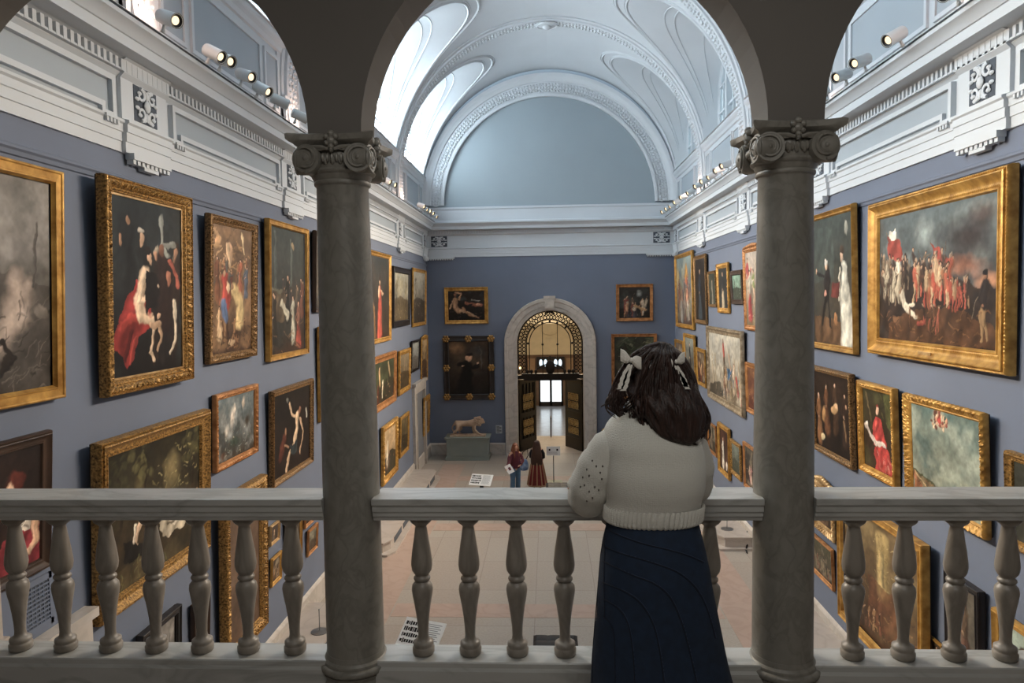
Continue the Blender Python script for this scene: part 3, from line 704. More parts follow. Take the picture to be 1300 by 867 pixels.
def lampadd(y, s, k, n):
    global first
    o = sp if first else copy_tree(sp); first = False
    X = (XL+.52) if s > 0 else (XR-.52)
    away = (s > 0 and k in (5, 6)) or (s < 0 and k in (4,))
    d = Vector((s*.85, -.33, -.36)) if not away else Vector((s*.8, .55, -.35))
    if k % 3 == 1: d.z -= .12; d.y += .12
    q = d.to_track_quat('Z', 'Y'); o.rotation_mode = 'QUATERNION'; o.rotation_quaternion = q; o.location = (X-s*.02, y, 9.80)
    side = 'left' if s > 0 else 'right'
    ordn = ['nearest', 'second', 'third', 'fourth', 'fifth', 'sixth', 'seventh', 'eighth', 'ninth', 'tenth', 'eleventh', 'twelfth', 'thirteenth', 'fourteenth', 'fifteenth', 'sixteenth'][k]
    tag(o, 'white cylinder spotlight on the %s cornice, %s from the camera' % (side, ordn), 'spotlight', 'track spotlights on the cornices')
    l = lamp('SPOT', 'track_lamp', (X+s*.05, y, 9.78) if not away else (X+s*.1, y, 9.78), SPOT_W, (1, .84, .66), .09, (XR-.3 if s > 0 else XL+.3, y+(-3.2 if not away else 2), 4.4))
    l.data.spot_size = math.radians(78); l.data.spot_blend = .9; l.location = l.location + Vector(d.normalized()*.34)
for k, y in enumerate(LYS): lampadd(y, 1, k, len(LYS))
for k, y in enumerate(RYS): lampadd(y, -1, k, len(RYS))

# ================================================================ THINGS ON THE HALL FLOOR
def textured_panel(o, w, h, rows, name='printed_sheet'):
    "white board with rows of dark thumbnails and grey lines of text, in local x right, z up, facing -y"
    MB().box((-w/2, 0, -h/2), (w/2, .012, h/2)).build('sign_panel', mat('white_sign_board', 'eceeec', .5, var=.01), o, smooth=False)
    k = MB(); g = MB(); rg = random.Random(int(w*100))
    if rows == 'thumbs':
        for r in range(4):
            x = -w*.45
            while x < -w*.04:
                ww = w*rg.uniform(.025, .055); hh = h*rg.uniform(.08, .15); z = h*(.32-.2*r); k.box((x, -.003, z-hh/2), (x+ww, .0, z+hh/2)); x += ww+w*.015
        for r in range(12):
            z = h*(.38-.066*r); g.box((w*.05, -.002, z), (w*rg.uniform(.36, .45), 0, z+h*.018))
    else:
        for sx in (-.28, .28): k.box((w*sx-.03, -.003, h*.02), (w*sx+.03, 0, h*.02+.07))
        for r in range(4): g.box((-w*.36, -.002, -h*(.12+.08*r)), (w*rg.uniform(.25, .36), 0, -h*(.1+.08*r)))
    k.build('printed_pictures', M_dark, o, smooth=False); g.build('printed_text', mat('grey_print', '85888a', .7), o, smooth=False)
def reading_stand(x, y, rz, lab, w=.68, h=.42, zc=1.02):
    o = empty('reading_stand', (x, y, 0), (0, 0, rz)); tag(o, lab, 'information stand', 'tilted information boards in the hall')
    b = empty('board', (0, -.02, zc), (math.radians(-52), 0, 0)); b.parent = o; textured_panel(b, w, h, 'thumbs')
    MB().box((-.05, -.01, .012), (.05, .06, zc-.04)).build('stand_post', M_dark, o, smooth=False)
    MB().box((-.22, -.18, 0), (.22, .22, .015)).build('stand_base', M_dark, o, smooth=False)
p = at(611, 605, 21.2); reading_stand(p.x, 21.2, math.radians(-14), 'white tilted information board on a black post left of the red-haired visitor')
p = at(535, 808, 11.15); reading_stand(p.x, 11.15, math.radians(-20), 'white tilted information board seen low between the balusters by the left column', .74, .5, 1.05)
p = at(703, 611, 24.8); o = empty('sign_stand', (p.x, 24.8, 0)); tag(o, 'small upright white sign on a thin steel post in front of the arched doorway', 'sign')
b = empty('board', (0, -.02, 1.12)); b.parent = o; textured_panel(b, .48, .32, 'sign')
MB().tube([(0, .01, .01), (0, .01, 1.05)], .018, 8).build('sign_post', M_chrome, o)
MB().box((-.3, -.28, 0), (.3, .28, .02)).build('sign_base', mat('pale_glass_base', '8fa096', .2), o, smooth=False)
# tufted benches
M_leather = mat('black_leather', '15161b', .5, var=.1, vscale=5)
def bench(x0, x1, y0, y1, lab):
    cx, cy, w, d = (x0+x1)/2, (y0+y1)/2, x1-x0, y1-y0
    o = empty('leather_bench', (cx, cy, 0)); tag(o, lab, 'bench', 'black leather benches in the hall')
    n = 40; vs = []; nx, ny = max(2, round(w/.26)), max(2, round(d/.26))
    R = []
    for i in range(n+1):
        row = []
        for j in range(n+1):
            u, v = i/n, j/n; e = min(u, 1-u, v, 1-v); ez = .46-.04*max(0, 1-e/.08)**2
            q = abs(math.sin(PI*u*nx))*abs(math.sin(PI*v*ny)); row.append((-w/2+w*u, -d/2+d*v, ez-.02*(1-q**.35)))
        R.append(row)
    k = MB().rings(R, close=False); k.box((-w/2, -d/2, .28), (w/2, d/2, .42)); k.build('cushion', M_leather, o)
    MB().box((-w/2+.03, -d/2+.03, .22), (w/2-.03, d/2-.03, .28)).build('bench_frame', M_dark, o, smooth=False)
    for sx in (-1, 1):
        for sy in (-1, 1): MB().box((sx*(w/2-.09)-.025, sy*(d/2-.09)-.025, 0), (sx*(w/2-.09)+.025, sy*(d/2-.09)+.025, .22)).build('leg', M_chrome, o, smooth=False)
bench(-.34, .44, 11.7, 12.45, 'black tufted leather bench seen low between the balusters left of the skirt')
bench(-.15, .58, 22.3, 23.1, 'black leather bench beyond the marble rail below the upright white sign')
# barrier posts on the platforms
def stanchion(x, y, lab):
    o = empty('barrier_post', (x, y, .31)); tag(o, lab, 'barrier post', 'low barrier posts on the marble platforms')
    MB().lathe([(.16,0),(.16,.012),(.03,.02),(.012,.03)], n=24).build('post_base', M_chrome, o)
    MB().tube([(0,0,.02), (0,0,.42)], .009, 8).ball((0,0,.42), .014, 8, 6).build('post_rod', M_chrome, o)
    MB().tube([(0,0,.41), (0,.8,.39), (0,1.6,.4)], .003, 4).build('barrier_cord', M_chrome, o)
stanchion(-4.32, 12.75, 'low steel barrier post on the left marble platform beside the left column'); stanchion(4.62, 18.75, 'low steel barrier post on the right marble platform beside the right column')
o = empty('black_cable', (4.75, 18.2, 0)); tag(o, 'thin black cable hanging over the right marble platform by the column', 'cable')
pts = [at(951.5, 663, 19.2), at(948.5, 676, 18.5), at(951, 684, 18.3), at(947, 698, 17.95), at(950, 706, 17.7)]
MB().tube([p-o.location for p in pts], .022, 6).build('cord', M_dark, o)
# wall label by the lion, and a small wall switch plate
o = empty('wall_label', (at(633.5, 545, D).x, D-.012, at(633.5, 545, D).z)); tag(o, 'small white printed wall label between the lion and the arched doorway', 'label')
MB().box((-.13, 0, -.17), (.13, .012, .17)).build('label_card', mat('pale_label_card', 'b9bfc4', .6), o, smooth=False)
k = MB()
for i in range(7):
    z = .13-.042*i; k.box((-.1, -.003, z), (.1 if i % 3 else .02, 0, z-.02))
k.build('label_text', M_dark, o, smooth=False)

# ---- skinned figures
def skin_mesh(name, V, E, R, mat_, parent=None, sub=2, root=0, smooth_it=0):
    me = bpy.data.meshes.new(name+'_w'); me.from_pydata([tuple(v) for v in V], E, []); o = bpy.data.objects.new(name, me); COL.objects.link(o)
    md = o.modifiers.new('s', 'SKIN'); md.use_smooth_shade = True
    sv = me.skin_vertices[0].data
    for i, r in enumerate(R): sv[i].radius = (r, r) if not isinstance(r, tuple) else r; sv[i].use_root = (i == root)
    ms = o.modifiers.new('u', 'SUBSURF'); ms.levels = sub; ms.render_levels = sub
    bpy.context.view_layer.update()
    dg = bpy.context.evaluated_depsgraph_get(); nm = bpy.data.meshes.new_from_object(o.evaluated_get(dg))
    o.modifiers.clear(); o.data = nm; nm.materials.clear(); nm.materials.append(mat_)
    nm.polygons.foreach_set('use_smooth', [True]*len(nm.polygons))
    if parent is not None: o.parent = parent
    return o
# lion
M_lion = mat('weathered_tan_marble', 'c0a68e', .65, var=.1, vscale=5, bump=.3, bscale=30)
lo = empty('lion_statue', (-3.33, 28.72, .93)); tag(lo, 'tan marble statue of a striding lion on a grey-green pedestal by the far wall', 'statue')
V = [(-.35,0,.50),(-.48,0,.52),(-.15,0,.50),(.08,0,.50),(.28,0,.56),(.40,0,.60),(.52,0,.56),(.62,0,.53),
     # hind legs
     (-.42,-.10,.40),(-.40,-.13,.27),(-.56,-.13,.18),(-.58,-.13,.07),(-.50,-.14,.05),
     (-.40,.10,.40),(-.28,.13,.27),(-.38,.13,.17),(-.36,.13,.07),(-.28,.13,.05),
     # front legs
     (.26,-.10,.42),(.28,-.13,.26),(.42,-.13,.13),(.50,-.13,.07),(.60,-.13,.05),
     (.22,.10,.42),(.20,.12,.26),(.22,.12,.12),(.24,.12,.07),(.32,.12,.05),
     # tail
     (-.60,0,.44),(-.66,.02,.30),(-.60,.06,.16),(-.48,.08,.10)]
E_ = [(0,1),(0,2),(2,3),(3,4),(4,5),(5,6),(6,7),(0,8),(8,9),(9,10),(10,11),(11,12),(0,13),(13,14),(14,15),(15,16),(16,17),(4,18),(18,19),(19,20),(20,21),(21,22),(4,23),(23,24),(24,25),(25,26),(26,27),(1,28),(28,29),(29,30),(30,31)]
R_ = [.15,.12,.125,.14,.17,.15,.12,.07, .10,.07,.04,.035,.04,.10,.07,.04,.035,.04, .08,.055,.045,.04,.045,.08,.055,.045,.04,.045, .03,.025,.025,.035]
skin_mesh('lion_body', V, E_, R_, M_lion, lo)
k = MB(); rg = random.Random(5)
for i in range(90):
    a = rg.uniform(0, 2*PI); t = rg.uniform(0, 1); r = .155+.02*t; x = .26+.24*t
    k.ball((x, r*math.cos(a)*.95, .57+.02*t+r*math.sin(a)), (.05, .04, .035), 6, 4)
k.build('mane', M_lion, lo)
k = MB(); k.ball((.55, 0, .60), (.11, .10, .12), 16, 10); k.ball((.63, 0, .56), (.06, .06, .055), 12, 8); k.ball((.645, 0, .52), (.035,.04,.025), 8, 6)
for sy in (-1, 1): k.ball((.47, sy*.09, .69), (.03, .025, .035), 8, 6); k.ball((.6, sy*.045, .63), .02, 8, 5)
k.build('head', M_lion, lo)
k = MB(); k.box((-.72, -.24, 0), (.72, .24, .05)); 
for i in range(22): k.ball((rg.uniform(-.62, .62), rg.uniform(-.18, .18), .045), (.09, .07, .03), 8, 5)
k.build('plinth', M_lion, lo)
po = empty('grey_pedestal', (-3.33, 28.72, 0)); tag(po, 'grey-green painted pedestal under the lion statue', 'pedestal'); M_ped = mat('grey_green_paint', '858d88', .6, var=.03)
k = MB(); w, d = .84, .42
k.box((-w, -d, .14), (w, d, .84)).box((-w-.05, -d-.05, 0), (w+.05, d+.05, .14)).box((-w-.05, -d-.05, .84), (w+.05, d+.05, .89)).box((-w-.07, -d-.07, .88), (w+.07, d+.07, .93)).box((-w-.02,-d-.02,.13),(w+.02,d+.02,.17))
k.build('pedestal_body', M_ped, po, smooth=False)
# gilded carved console mostly hidden behind the woman, mirrored place of the lion
o = empty('gilded_console', (2.75, 28.85, 0)); tag(o, 'dark and gilt carved console by the far wall half hidden by the woman', 'console table')
k = MB(); k.box((-.7, -.3, .82), (.7, .3, .9)); k.box((-.66, -.26, .1), (.66, .26, .14)); k.build('console_top', M_bronze, o, smooth=False)
k = MB()
for sx in (-1, 1):
    for sy in (-1, 1):
        k.tube([(sx*.6, sy*.22, .82), (sx*.66, sy*.25, .7), (sx*.55, sy*.2, .5), (sx*.62, sy*.22, .25), (sx*.6, sy*.22, 0)], [.06, .07, .04, .03, .05], 10)
        k.ball((sx*.6, sy*.24, .74), (.08, .06, .09), 10, 6)
k.build('console_leg', M_brass, o)
k = MB()
for sx in (-.55, 0, .5): k.ball((sx, 0, 1.04), (.12, .1, .14), 12, 8); k.lathe([(.08,0),(.05,.05),(.05,.08)], (sx, 0, .9), 12)
k.build('carved_ornament', M_brass, o)
PG = {r[0]: r for r in [
 ('L1', 'L', 5.485, 6.969, 5.491, 7.749, 0.218, 0.12),
 ('L2', 'L', 7.561, 9.453, 5.4, 7.843, 0.279, 0.2),
 ('L3', 'L', 10.083, 11.759, 5.54, 7.726, 0.217, 0.12),
 ('L4', 'L', 12.299, 14.353, 5.384, 7.901, 0.192, 0.12),
 ('L5', 'L', 14.895, 17.15, 6.206, 7.942, 0.17, 0.1),
 ('L6', 'L', 15.039, 17.454, 3.838, 5.899, 0.128, 0.08),
 ('L8', 'L', 7.297, 9.79, 2.945, 4.946, 0.262, 0.18),
 ('L9', 'L', 10.193, 11.717, 3.916, 5.078, 0.142, 0.1),
 ('L10', 'L', 12.251, 14.435, 3.12, 4.867, 0.182, 0.12),
 ('L13', 'L', 10.108, 11.659, 0.978, 3.555, 0.275, 0.2),
 ('L12', 'L', 5.631, 6.675, 3.858, 5.217, 0.187, 0.1),
 ('L14', 'L', 8.04, 8.953, 1.26, 2.491, 0.156, 0.1),
 ('L15', 'L', 9.349, 9.806, 1.544, 2.288, 0.12, 0.08),
 ('La', 'L', 12.187, 12.605, 2.113, 2.478, 0.084, 0.06),
 ('Lb', 'L', 12.167, 12.638, 1.374, 1.896, 0.093, 0.06),
 ('Lc', 'L', 12.882, 13.726, 1.433, 2.652, 0.12, 0.07),
 ('Ld', 'L', 14.068, 14.683, 1.231, 1.775, 0.096, 0.06),
 ('Le', 'L', 13.954, 14.469, 1.851, 2.294, 0.097, 0.06),
 ('M1', 'L', 19.445, 22.119, 5.219, 7.862, 0.163, 0.1),
 ('M2', 'L', 22.474, 25.216, 5.595, 7.555, 0.159, 0.1),
 ('M3', 'L', 25.861, 28.648, 5.477, 7.656, 0.144, 0.08),
 ('M4', 'L', 19.191, 22.573, 3.241, 4.868, 0.171, 0.12),
 ('M5', 'L', 23.117, 25.035, 3.316, 4.797, 0.15, 0.1),
 ('M6', 'L', 25.433, 26.979, 3.834, 4.992, 0.114, 0.06),
 ('M7', 'L', 27.426, 28.865, 3.215, 5.018, 0.111, 0.06),
 ('M8', 'L', 20.524, 22.574, 0.986, 2.739, 0.168, 0.12),
 ('M9', 'L', 23.117, 24.602, 1.242, 2.603, 0.132, 0.08),
 ('M10', 'L', 27.606, 28.892, 1.136, 2.622, 0.132, 0.08),
 ('N1', 'R', 25.235, 28.607, 5.268, 8.06, 0.183, 0.12),
 ('N2', 'R', 23.282, 25.122, 5.519, 7.806, 0.134, 0.08),
 ('N3', 'R', 22.023, 23.062, 6.099, 7.219, 0.109, 0.06),
 ('N4', 'R', 20.411, 21.77, 5.939, 7.386, 0.136, 0.08),
 ('N5', 'R', 18.946, 20.134, 6.207, 7.117, 0.136, 0.08),
 ('N6', 'R', 17.142, 18.809, 5.552, 7.639, 0.144, 0.08),
 ('N7', 'R', 27.216, 28.905, 3.399, 4.77, 0.121, 0.06),
 ('N8', 'R', 24.962, 26.868, 3.517, 5.097, 0.162, 0.1),
 ('N9', 'R', 23.474, 24.853, 3.432, 4.702, 0.108, 0.06),
 ('N10', 'R', 18.803, 22.952, 3.236, 5.507, 0.179, 0.12),
 ('N11', 'R', 17.107, 18.627, 3.446, 4.739, 0.123, 0.08),
 ('N13', 'R', 23.244, 25.844, 1.176, 2.802, 0.127, 0.08),
 ('N14', 'R', 21.987, 23.08, 1.484, 2.458, 0.105, 0.06),
 ('N15', 'R', 20.29, 21.618, 1.187, 2.673, 0.134, 0.1),
 ('N16', 'R', 19.161, 20.24, 1.455, 2.44, 0.1, 0.07),
 ('N17', 'R', 17.396, 18.846, 1.436, 2.633, 0.109, 0.07),
 ('P1', 'R', 12.047, 15.144, 5.415, 7.907, 0.187, 0.12),
 ('P2', 'R', 8.058, 11.461, 5.487, 7.797, 0.201, 0.18),
 ('P3', 'R', 12.074, 13.885, 3.48, 5.092, 0.186, 0.12),
 ('P4', 'R', 10.594, 11.818, 3.562, 5.035, 0.183, 0.12),
 ('P5', 'R', 8.418, 10.237, 3.551, 5.016, 0.207, 0.14),
 ('P6', 'R', 6.893, 8.064, 3.608, 4.675, 0.168, 0.12),
 ('P7', 'R', 12.93, 14.431, 1.047, 1.818, 0.108, 0.07),
 ('P8', 'R', 12.927, 13.872, 1.966, 2.942, 0.119, 0.08),
 ('P9', 'R', 9.567, 12.377, 0.871, 3.071, 0.25, 0.2),
 ('P10', 'R', 8.492, 9.228, 1.689, 2.894, 0.143, 0.1),
 ('P11', 'R', 9.367, 9.702, 1.525, 1.811, 0.077, 0.05),
 ('P12', 'R', 7.262, 8.265, 1.921, 2.818, 0.14, 0.1),
 ('F1', 'F', -4.28, -2.47, 5.461, 6.976, 0.12, 0.1),
 ('F2', 'F', -4.366, -2.262, 2.324, 4.974, 0.139, 0.12),
 ('F3', 'F', 2.753, 4.248, 5.48, 6.988, 0.099, 0.08),
 ('F4', 'F', 2.546, 4.391, 2.265, 4.966, 0.119, 0.1),
]}
# ================================================================ PAINTINGS
def fbm(h, w, s, seed, octv=4):
    rg = np.random.RandomState(seed); out = np.zeros((h, w)); amp = 1; tot = 0
    for o in range(octv):
        gh, gw = max(2, int(round(s*2**o))+2), max(2, int(round(s*2**o*w/h))+2)
        g = rg.rand(gh, gw); y = np.linspace(0, gh-1.001, h); x = np.linspace(0, gw-1.001, w)
        yi, xi = y.astype(int), x.astype(int); fy, fx = (y-yi)[:, None], (x-xi)[None, :]
        fy = fy*fy*(3-2*fy); fx = fx*fx*(3-2*fx)
        a = g[np.ix_(yi, xi)]; b = g[np.ix_(yi, np.minimum(xi+1, gw-1))]; c = g[np.ix_(np.minimum(yi+1, gh-1), xi)]; d = g[np.ix_(np.minimum(yi+1, gh-1), np.minimum(xi+1, gw-1))]
        out += amp*((a*(1-fx)+b*fx)*(1-fy)+(c*(1-fx)+d*fx)*fy); tot += amp; amp *= .55
    return out/tot
class Art:
    "paints loose figures, drapery and skies into a colour grid; x and y run 0..1, radii in heights"
    def __init__(s, asp, h, top, bot, mott=None, ma=.5, seed=1, warp=.034):
        s.h = h; s.w = max(12, int(h*asp)); s.asp = asp; s.seed = seed
        V, U = np.meshgrid(np.linspace(0, 1, s.h), np.linspace(0, 1, s.w), indexing='ij')
        s.U = (U + (fbm(s.h, s.w, 9, seed+1)-.5)*warp*2.4/asp)*asp; s.V = V + (fbm(s.h, s.w, 9, seed+2)-.5)*warp*2.4
        t = np.clip(V+(fbm(s.h, s.w, 3, seed+3)-.5)*.35, 0, 1)[..., None]
        s.c = np.array(srgb(top))*(1-t)+np.array(srgb(bot))*t
        if mott: s.clouds(mott, 3.5, ma)
    def mix(s, a, col, sh=None):
        c = np.array(srgb(col))*np.ones(s.c.shape)
        if sh is not None: c = c*sh[..., None]
        if not hasattr(s, 'nz'): s.nz = (.72+.56*fbm(s.h, s.w, 16, s.seed+77, 3))[..., None]
        a = a[..., None]; s.c = s.c*(1-a)+c*s.nz*a
    def clouds(s, col, sc=3, a=.6, y0=0, y1=1, lo=.45, hi=.7, seed=11):
        n = fbm(s.h, s.w, sc, s.seed+seed+int(sc*7)); k = np.clip((n-lo)/(hi-lo), 0, 1)*a
        e = np.clip((s.V-y0)/.06, 0, 1)*np.clip((y1-s.V)/.06, 0, 1); s.mix(k*e, col)
    def b(s, x, y, rx, ry, col, rot=0, soft=.25, a=1):
        dx, dy = s.U-x*s.asp, s.V-y; c, n = math.cos(rot), math.sin(rot)
        d = np.sqrt(((dx*c+dy*n)/rx)**2+((-dx*n+dy*c)/ry)**2); s.mix(np.clip((1-d)/soft, 0, 1)*a, col, np.clip(1.05-.35*(dx/rx+dy/ry), .35, 1.35))
    def l(s, pts, w, col, w1=None, soft=.4, a=1):
        w1 = w if w1 is None else w1; n = len(pts)-1; K = np.zeros(s.U.shape); S = np.ones(s.U.shape)
        for i in range(n):
            (x0, y0), (x1, y1) = pts[i], pts[i+1]; x0 *= s.asp; x1 *= s.asp
            L = (x1-x0)**2+(y1-y0)**2+1e-9; t = np.clip(((s.U-x0)*(x1-x0)+(s.V-y0)*(y1-y0))/L, 0, 1)
            d = np.hypot(s.U-x0-t*(x1-x0), s.V-y0-t*(y1-y0)); ww = w+(w1-w)*(i+t)/n; k = np.clip((1-d/ww)/soft, 0, 1); nx = (s.U-x0-t*(x1-x0))/ww; ny = (s.V-y0-t*(y1-y0))/ww; S = np.where(k > K, np.clip(.95-.5*nx-.3*ny+.12*np.sin(nx*9+s.V*25), .25, 1.4), S); K = np.maximum(K, k)
        s.mix(K*a, col, S)
    def p(s, pts, col, a=1):
        "filled polygon"
        inside = np.zeros(s.U.shape, bool); n = len(pts)
        for i in range(n):
            x0, y0 = pts[i]; x1, y1 = pts[(i+1) % n]; x0 *= s.asp; x1 *= s.asp
            if y0 == y1: continue
            c = ((s.V < y0) != (s.V < y1)) & (s.U < (x1-x0)*(s.V-y0)/(y1-y0)+x0); inside ^= c
        s.mix(inside*a, col, np.clip(.95+.28*np.sin(s.U*34+s.V*19+6*fbm(s.h, s.w, 4, s.seed+5)), .4, 1.3))
    def fig(s, x, y, h, cloth, low=None, skin='c9a083', hair='2a1c14', kind='dress', lean=0, arm=1):
        "standing figure with feet at y; x in widths, h in heights"
        A = s.asp; low = low or cloth; X = lambda d: x+d*h/A
        hx = X(lean)
        if kind == 'dress': s.l([(hx*.5+x*.5, y-h*.6), (x, y-h*.03)], h*.09, low, h*.19)
        else:
            s.l([(hx*.4+x*.6, y-h*.5), (X(-.06), y)], h*.07, low, h*.035); s.l([(hx*.4+x*.6, y-h*.5), (X(.09), y)], h*.07, low, h*.035)
        s.l([(hx, y-h*.8), (hx*.5+x*.5, y-h*.5)], h*.115, cloth, h*.09)
        if arm: s.l([(X(lean-.08), y-h*.78), (X(lean-.17), y-h*.6), (X(lean-.06), y-h*.5)], h*.04, cloth, h*.025); s.b(X(lean-.06), y-h*.5, h*.03, h*.03, skin)
        if arm > 1: s.l([(X(lean+.09), y-h*.78), (X(lean+.2), y-h*.68), (X(lean+.3), y-h*.76)], h*.04, cloth, h*.03); s.b(X(lean+.31), y-h*.77, h*.03, h*.03, skin)
        s.b(hx, y-h*.935, h*.062, h*.075, hair); s.b(X(lean-.01), y-h*.915, h*.045, h*.058, skin)
        s.l([(X(lean+.05), y-h*.75), (X(.08), y-h*.2)], h*.02, '1a1512', a=.35)
    def mass(s, n, x0, x1, y0, y1, h, cols, skin='b08d70', seed=0, arms=.5):
        "press of overlapping people, farthest first"
        rg = random.Random(s.seed*13+seed); A = s.asp; P = sorted([(rg.uniform(y0, y1), rg.uniform(x0, x1)) for _ in range(n)])
        for y, x in P:
            c = rg.choice(cols); q = h*rg.uniform(.8, 1.1)*(1+.35*(y-y0)/max(.01, y1-y0)); ln = rg.uniform(-.1, .1)*q/A
            s.l([(x-.06*q/A, y-q*.42), (x-rg.uniform(0, .12)*q/A, y)], q*.06, rg.choice(cols), q*.035); s.l([(x+.05*q/A, y-q*.42), (x+rg.uniform(0, .14)*q/A, y)], q*.06, rg.choice(cols), q*.035)
            s.l([(x+ln, y-q*.78), (x, y-q*.4)], q*.12, c, q*.1, soft=.6)
            if rg.random() < arms: s.l([(x+ln, y-q*.72), (x+ln+rg.uniform(-.3, .3)*q/A, y-q*rg.uniform(.5, .85))], q*.04, c, q*.025)
            if rg.random() < .25: s.l([(x+ln, y-q*.6), (x+ln+rg.uniform(-.2, .4)*q/A, y-q*1.15)], q*.012, '5d5044')
            s.b(x+ln, y-q*.93, q*.06, q*.07, rg.choice(['2a1c14', '4a382a', '8a8070'])); s.b(x+ln-.01*q/A, y-q*.9, q*.042, q*.055, skin)
    def crowd(s, n, x0, x1, y0, y1, h, cols, seed=0, kind='legs'):
        rg = random.Random(s.seed*31+seed); P = sorted([(rg.uniform(y0, y1), rg.uniform(x0, x1)) for _ in range(n)])
        for y, x in P: s.fig(x, y, h*rg.uniform(.85, 1.1), rg.choice(cols), rg.choice(cols), kind=rg.choice(['dress', kind]), lean=rg.uniform(-.12, .12), arm=rg.choice([1, 2]))
    def tree(s, x, y, h, col, trunk='2c2117', n=26):
        rg = random.Random(int(x*100)+s.seed); s.l([(x, y), (x+.02, y-h*.5), (x-.01, y-h*.8)], h*.04, trunk, h*.015)
        for _ in range(n): s.b(x+rg.gauss(0, .13)*h/s.asp, y-h*rg.uniform(.45, 1.05), h*rg.uniform(.05, .12), h*rg.uniform(.03, .08), col, rg.uniform(-1, 1), .6, rg.uniform(.4, .9))
    def strokes(s, n, x0, x1, y0, y1, w, cols, L=.08, ang=0, seed=0, a=.6):
        rg = random.Random(s.seed*17+seed)
        for _ in range(n):
            x, y, t = rg.uniform(x0, x1), rg.uniform(y0, y1), ang+rg.gauss(0, .5); q = L*rg.uniform(.4, 1)
            s.l([(x, y), (x+q*math.cos(t)/s.asp, y+q*math.sin(t))], w*rg.uniform(.5, 1), rg.choice(cols), a=a)
    def done(s, var=.35):
        n = fbm(s.h, s.w, 22, s.seed+40, 3)[..., None]; m = fbm(s.h, s.w, 4, s.seed+50, 3)[..., None]; g = s.c.mean(-1, keepdims=True)
        s.c = g+(s.c-g)*.8; s.c = np.clip(s.c*(1-var+var*2*n)*(.62+.76*m)*np.array([1.02, .98, .92]), 0, 1); return s.c
def canvas_material():
    M, nt, B = newmat('oil_on_canvas'); N = nt.nodes.new; L = nt.links.new
    a = N('ShaderNodeVertexColor'); a.layer_name = 'paint'; L(a.outputs[0], B.inputs['Base Color']); B.inputs['Roughness'].default_value = .5; B.inputs['Specular IOR Level'].default_value = .3
    return M
M_canvas = canvas_material()
def gold(name, c, c2, rough=.42, metal=.45, bump=.0, bs=60, vs=7):
    return mat(name, c, rough, metal, color2=c2, vscale=vs, bump=bump, bscale=bs, detail=4)
FM = {'gold': gold('bright_gilt', 'cfa257', '94692f'), 'pale': gold('pale_gilt', 'd7b787', '9c7747'), 'antique': gold('antique_gilt', 'c79a58', '39260f', bump=.6, vs=38), 'old': gold('worn_brown_gilt', 'a98356', '33230f', bump=.6, vs=38),
      'copper': gold('reddish_gilt', 'c68f5c', '8a5a32'), 'black': mat('black_frame_lacquer', '17171a', .35, color2='2b2523'), 'brown': mat('dark_walnut_frame', '4a3628', .45, color2='2c2019'), 'silver': gold('silvery_gilt', 'b9aa92', '6f5f49')}
M_liner = FM['pale']; M_fback = mat('frame_back_wood', '2a2420', .8)
PROFS = {  # (inset 0..1, height 0..1, ornament amplitude, ornament kind)
 'plain': [(0,0,0,0),(0,.55,0,0),(.05,.75,0,0),(.12,1,0,0),(.22,.98,0,0),(.3,.8,0,0),(.45,.6,0,0),(.62,.52,0,0),(.68,.6,0,0),(.8,.62,0,0),(.86,.5,0,0),(1,.35,0,0)],
 'bead': [(0,0,0,0),(0,.5,0,0),(.03,.7,0,0),(.07,.82,.07,1),(.13,.82,.07,1),(.17,.72,0,0),(.2,.95,0,0),(.27,1,0,0),(.36,.85,0,0),(.5,.6,0,0),(.66,.5,0,0),(.72,.52,.06,1),(.79,.52,.06,1),(.83,.48,0,0),(.86,.56,0,0),(.93,.56,0,0),(1,.32,0,0)],
 'carved': [(0,0,0,0),(0,.5,.03,1),(.03,.75,.07,1),(.08,.92,.09,1),(.14,.95,.08,1),(.19,.75,0,0),(.24,.8,.1,2),(.32,.88,.17,2),(.4,.92,.2,3),(.48,.9,.2,2),(.56,.84,.17,3),(.64,.74,.1,2),(.7,.6,0,0),(.76,.66,.08,1),(.83,.64,.08,1),(.88,.5,0,0),(.93,.5,0,0),(1,.34,0,0)],
 'rococo': [(0,0,0,0),(-.12,.35,.2,4),(-.08,.7,.22,4),(0,.9,.2,3),(.1,1,.24,2),(.22,.9,.22,3),(.34,.8,.2,2),(.46,.7,.2,3),(.6,.6,.15,2),(.72,.5,.05,1),(.8,.55,.08,1),(.88,.5,0,0),(1,.33,0,0)],
 'flat': [(0,0,0,0),(0,.8,0,0),(.04,.95,0,0),(.1,1,0,0),(.2,.95,0,0),(.24,.8,0,0),(.7,.75,0,0),(.76,.9,0,0),(.84,.9,0,0),(.9,.7,0,0),(1,.5,0,0)]}
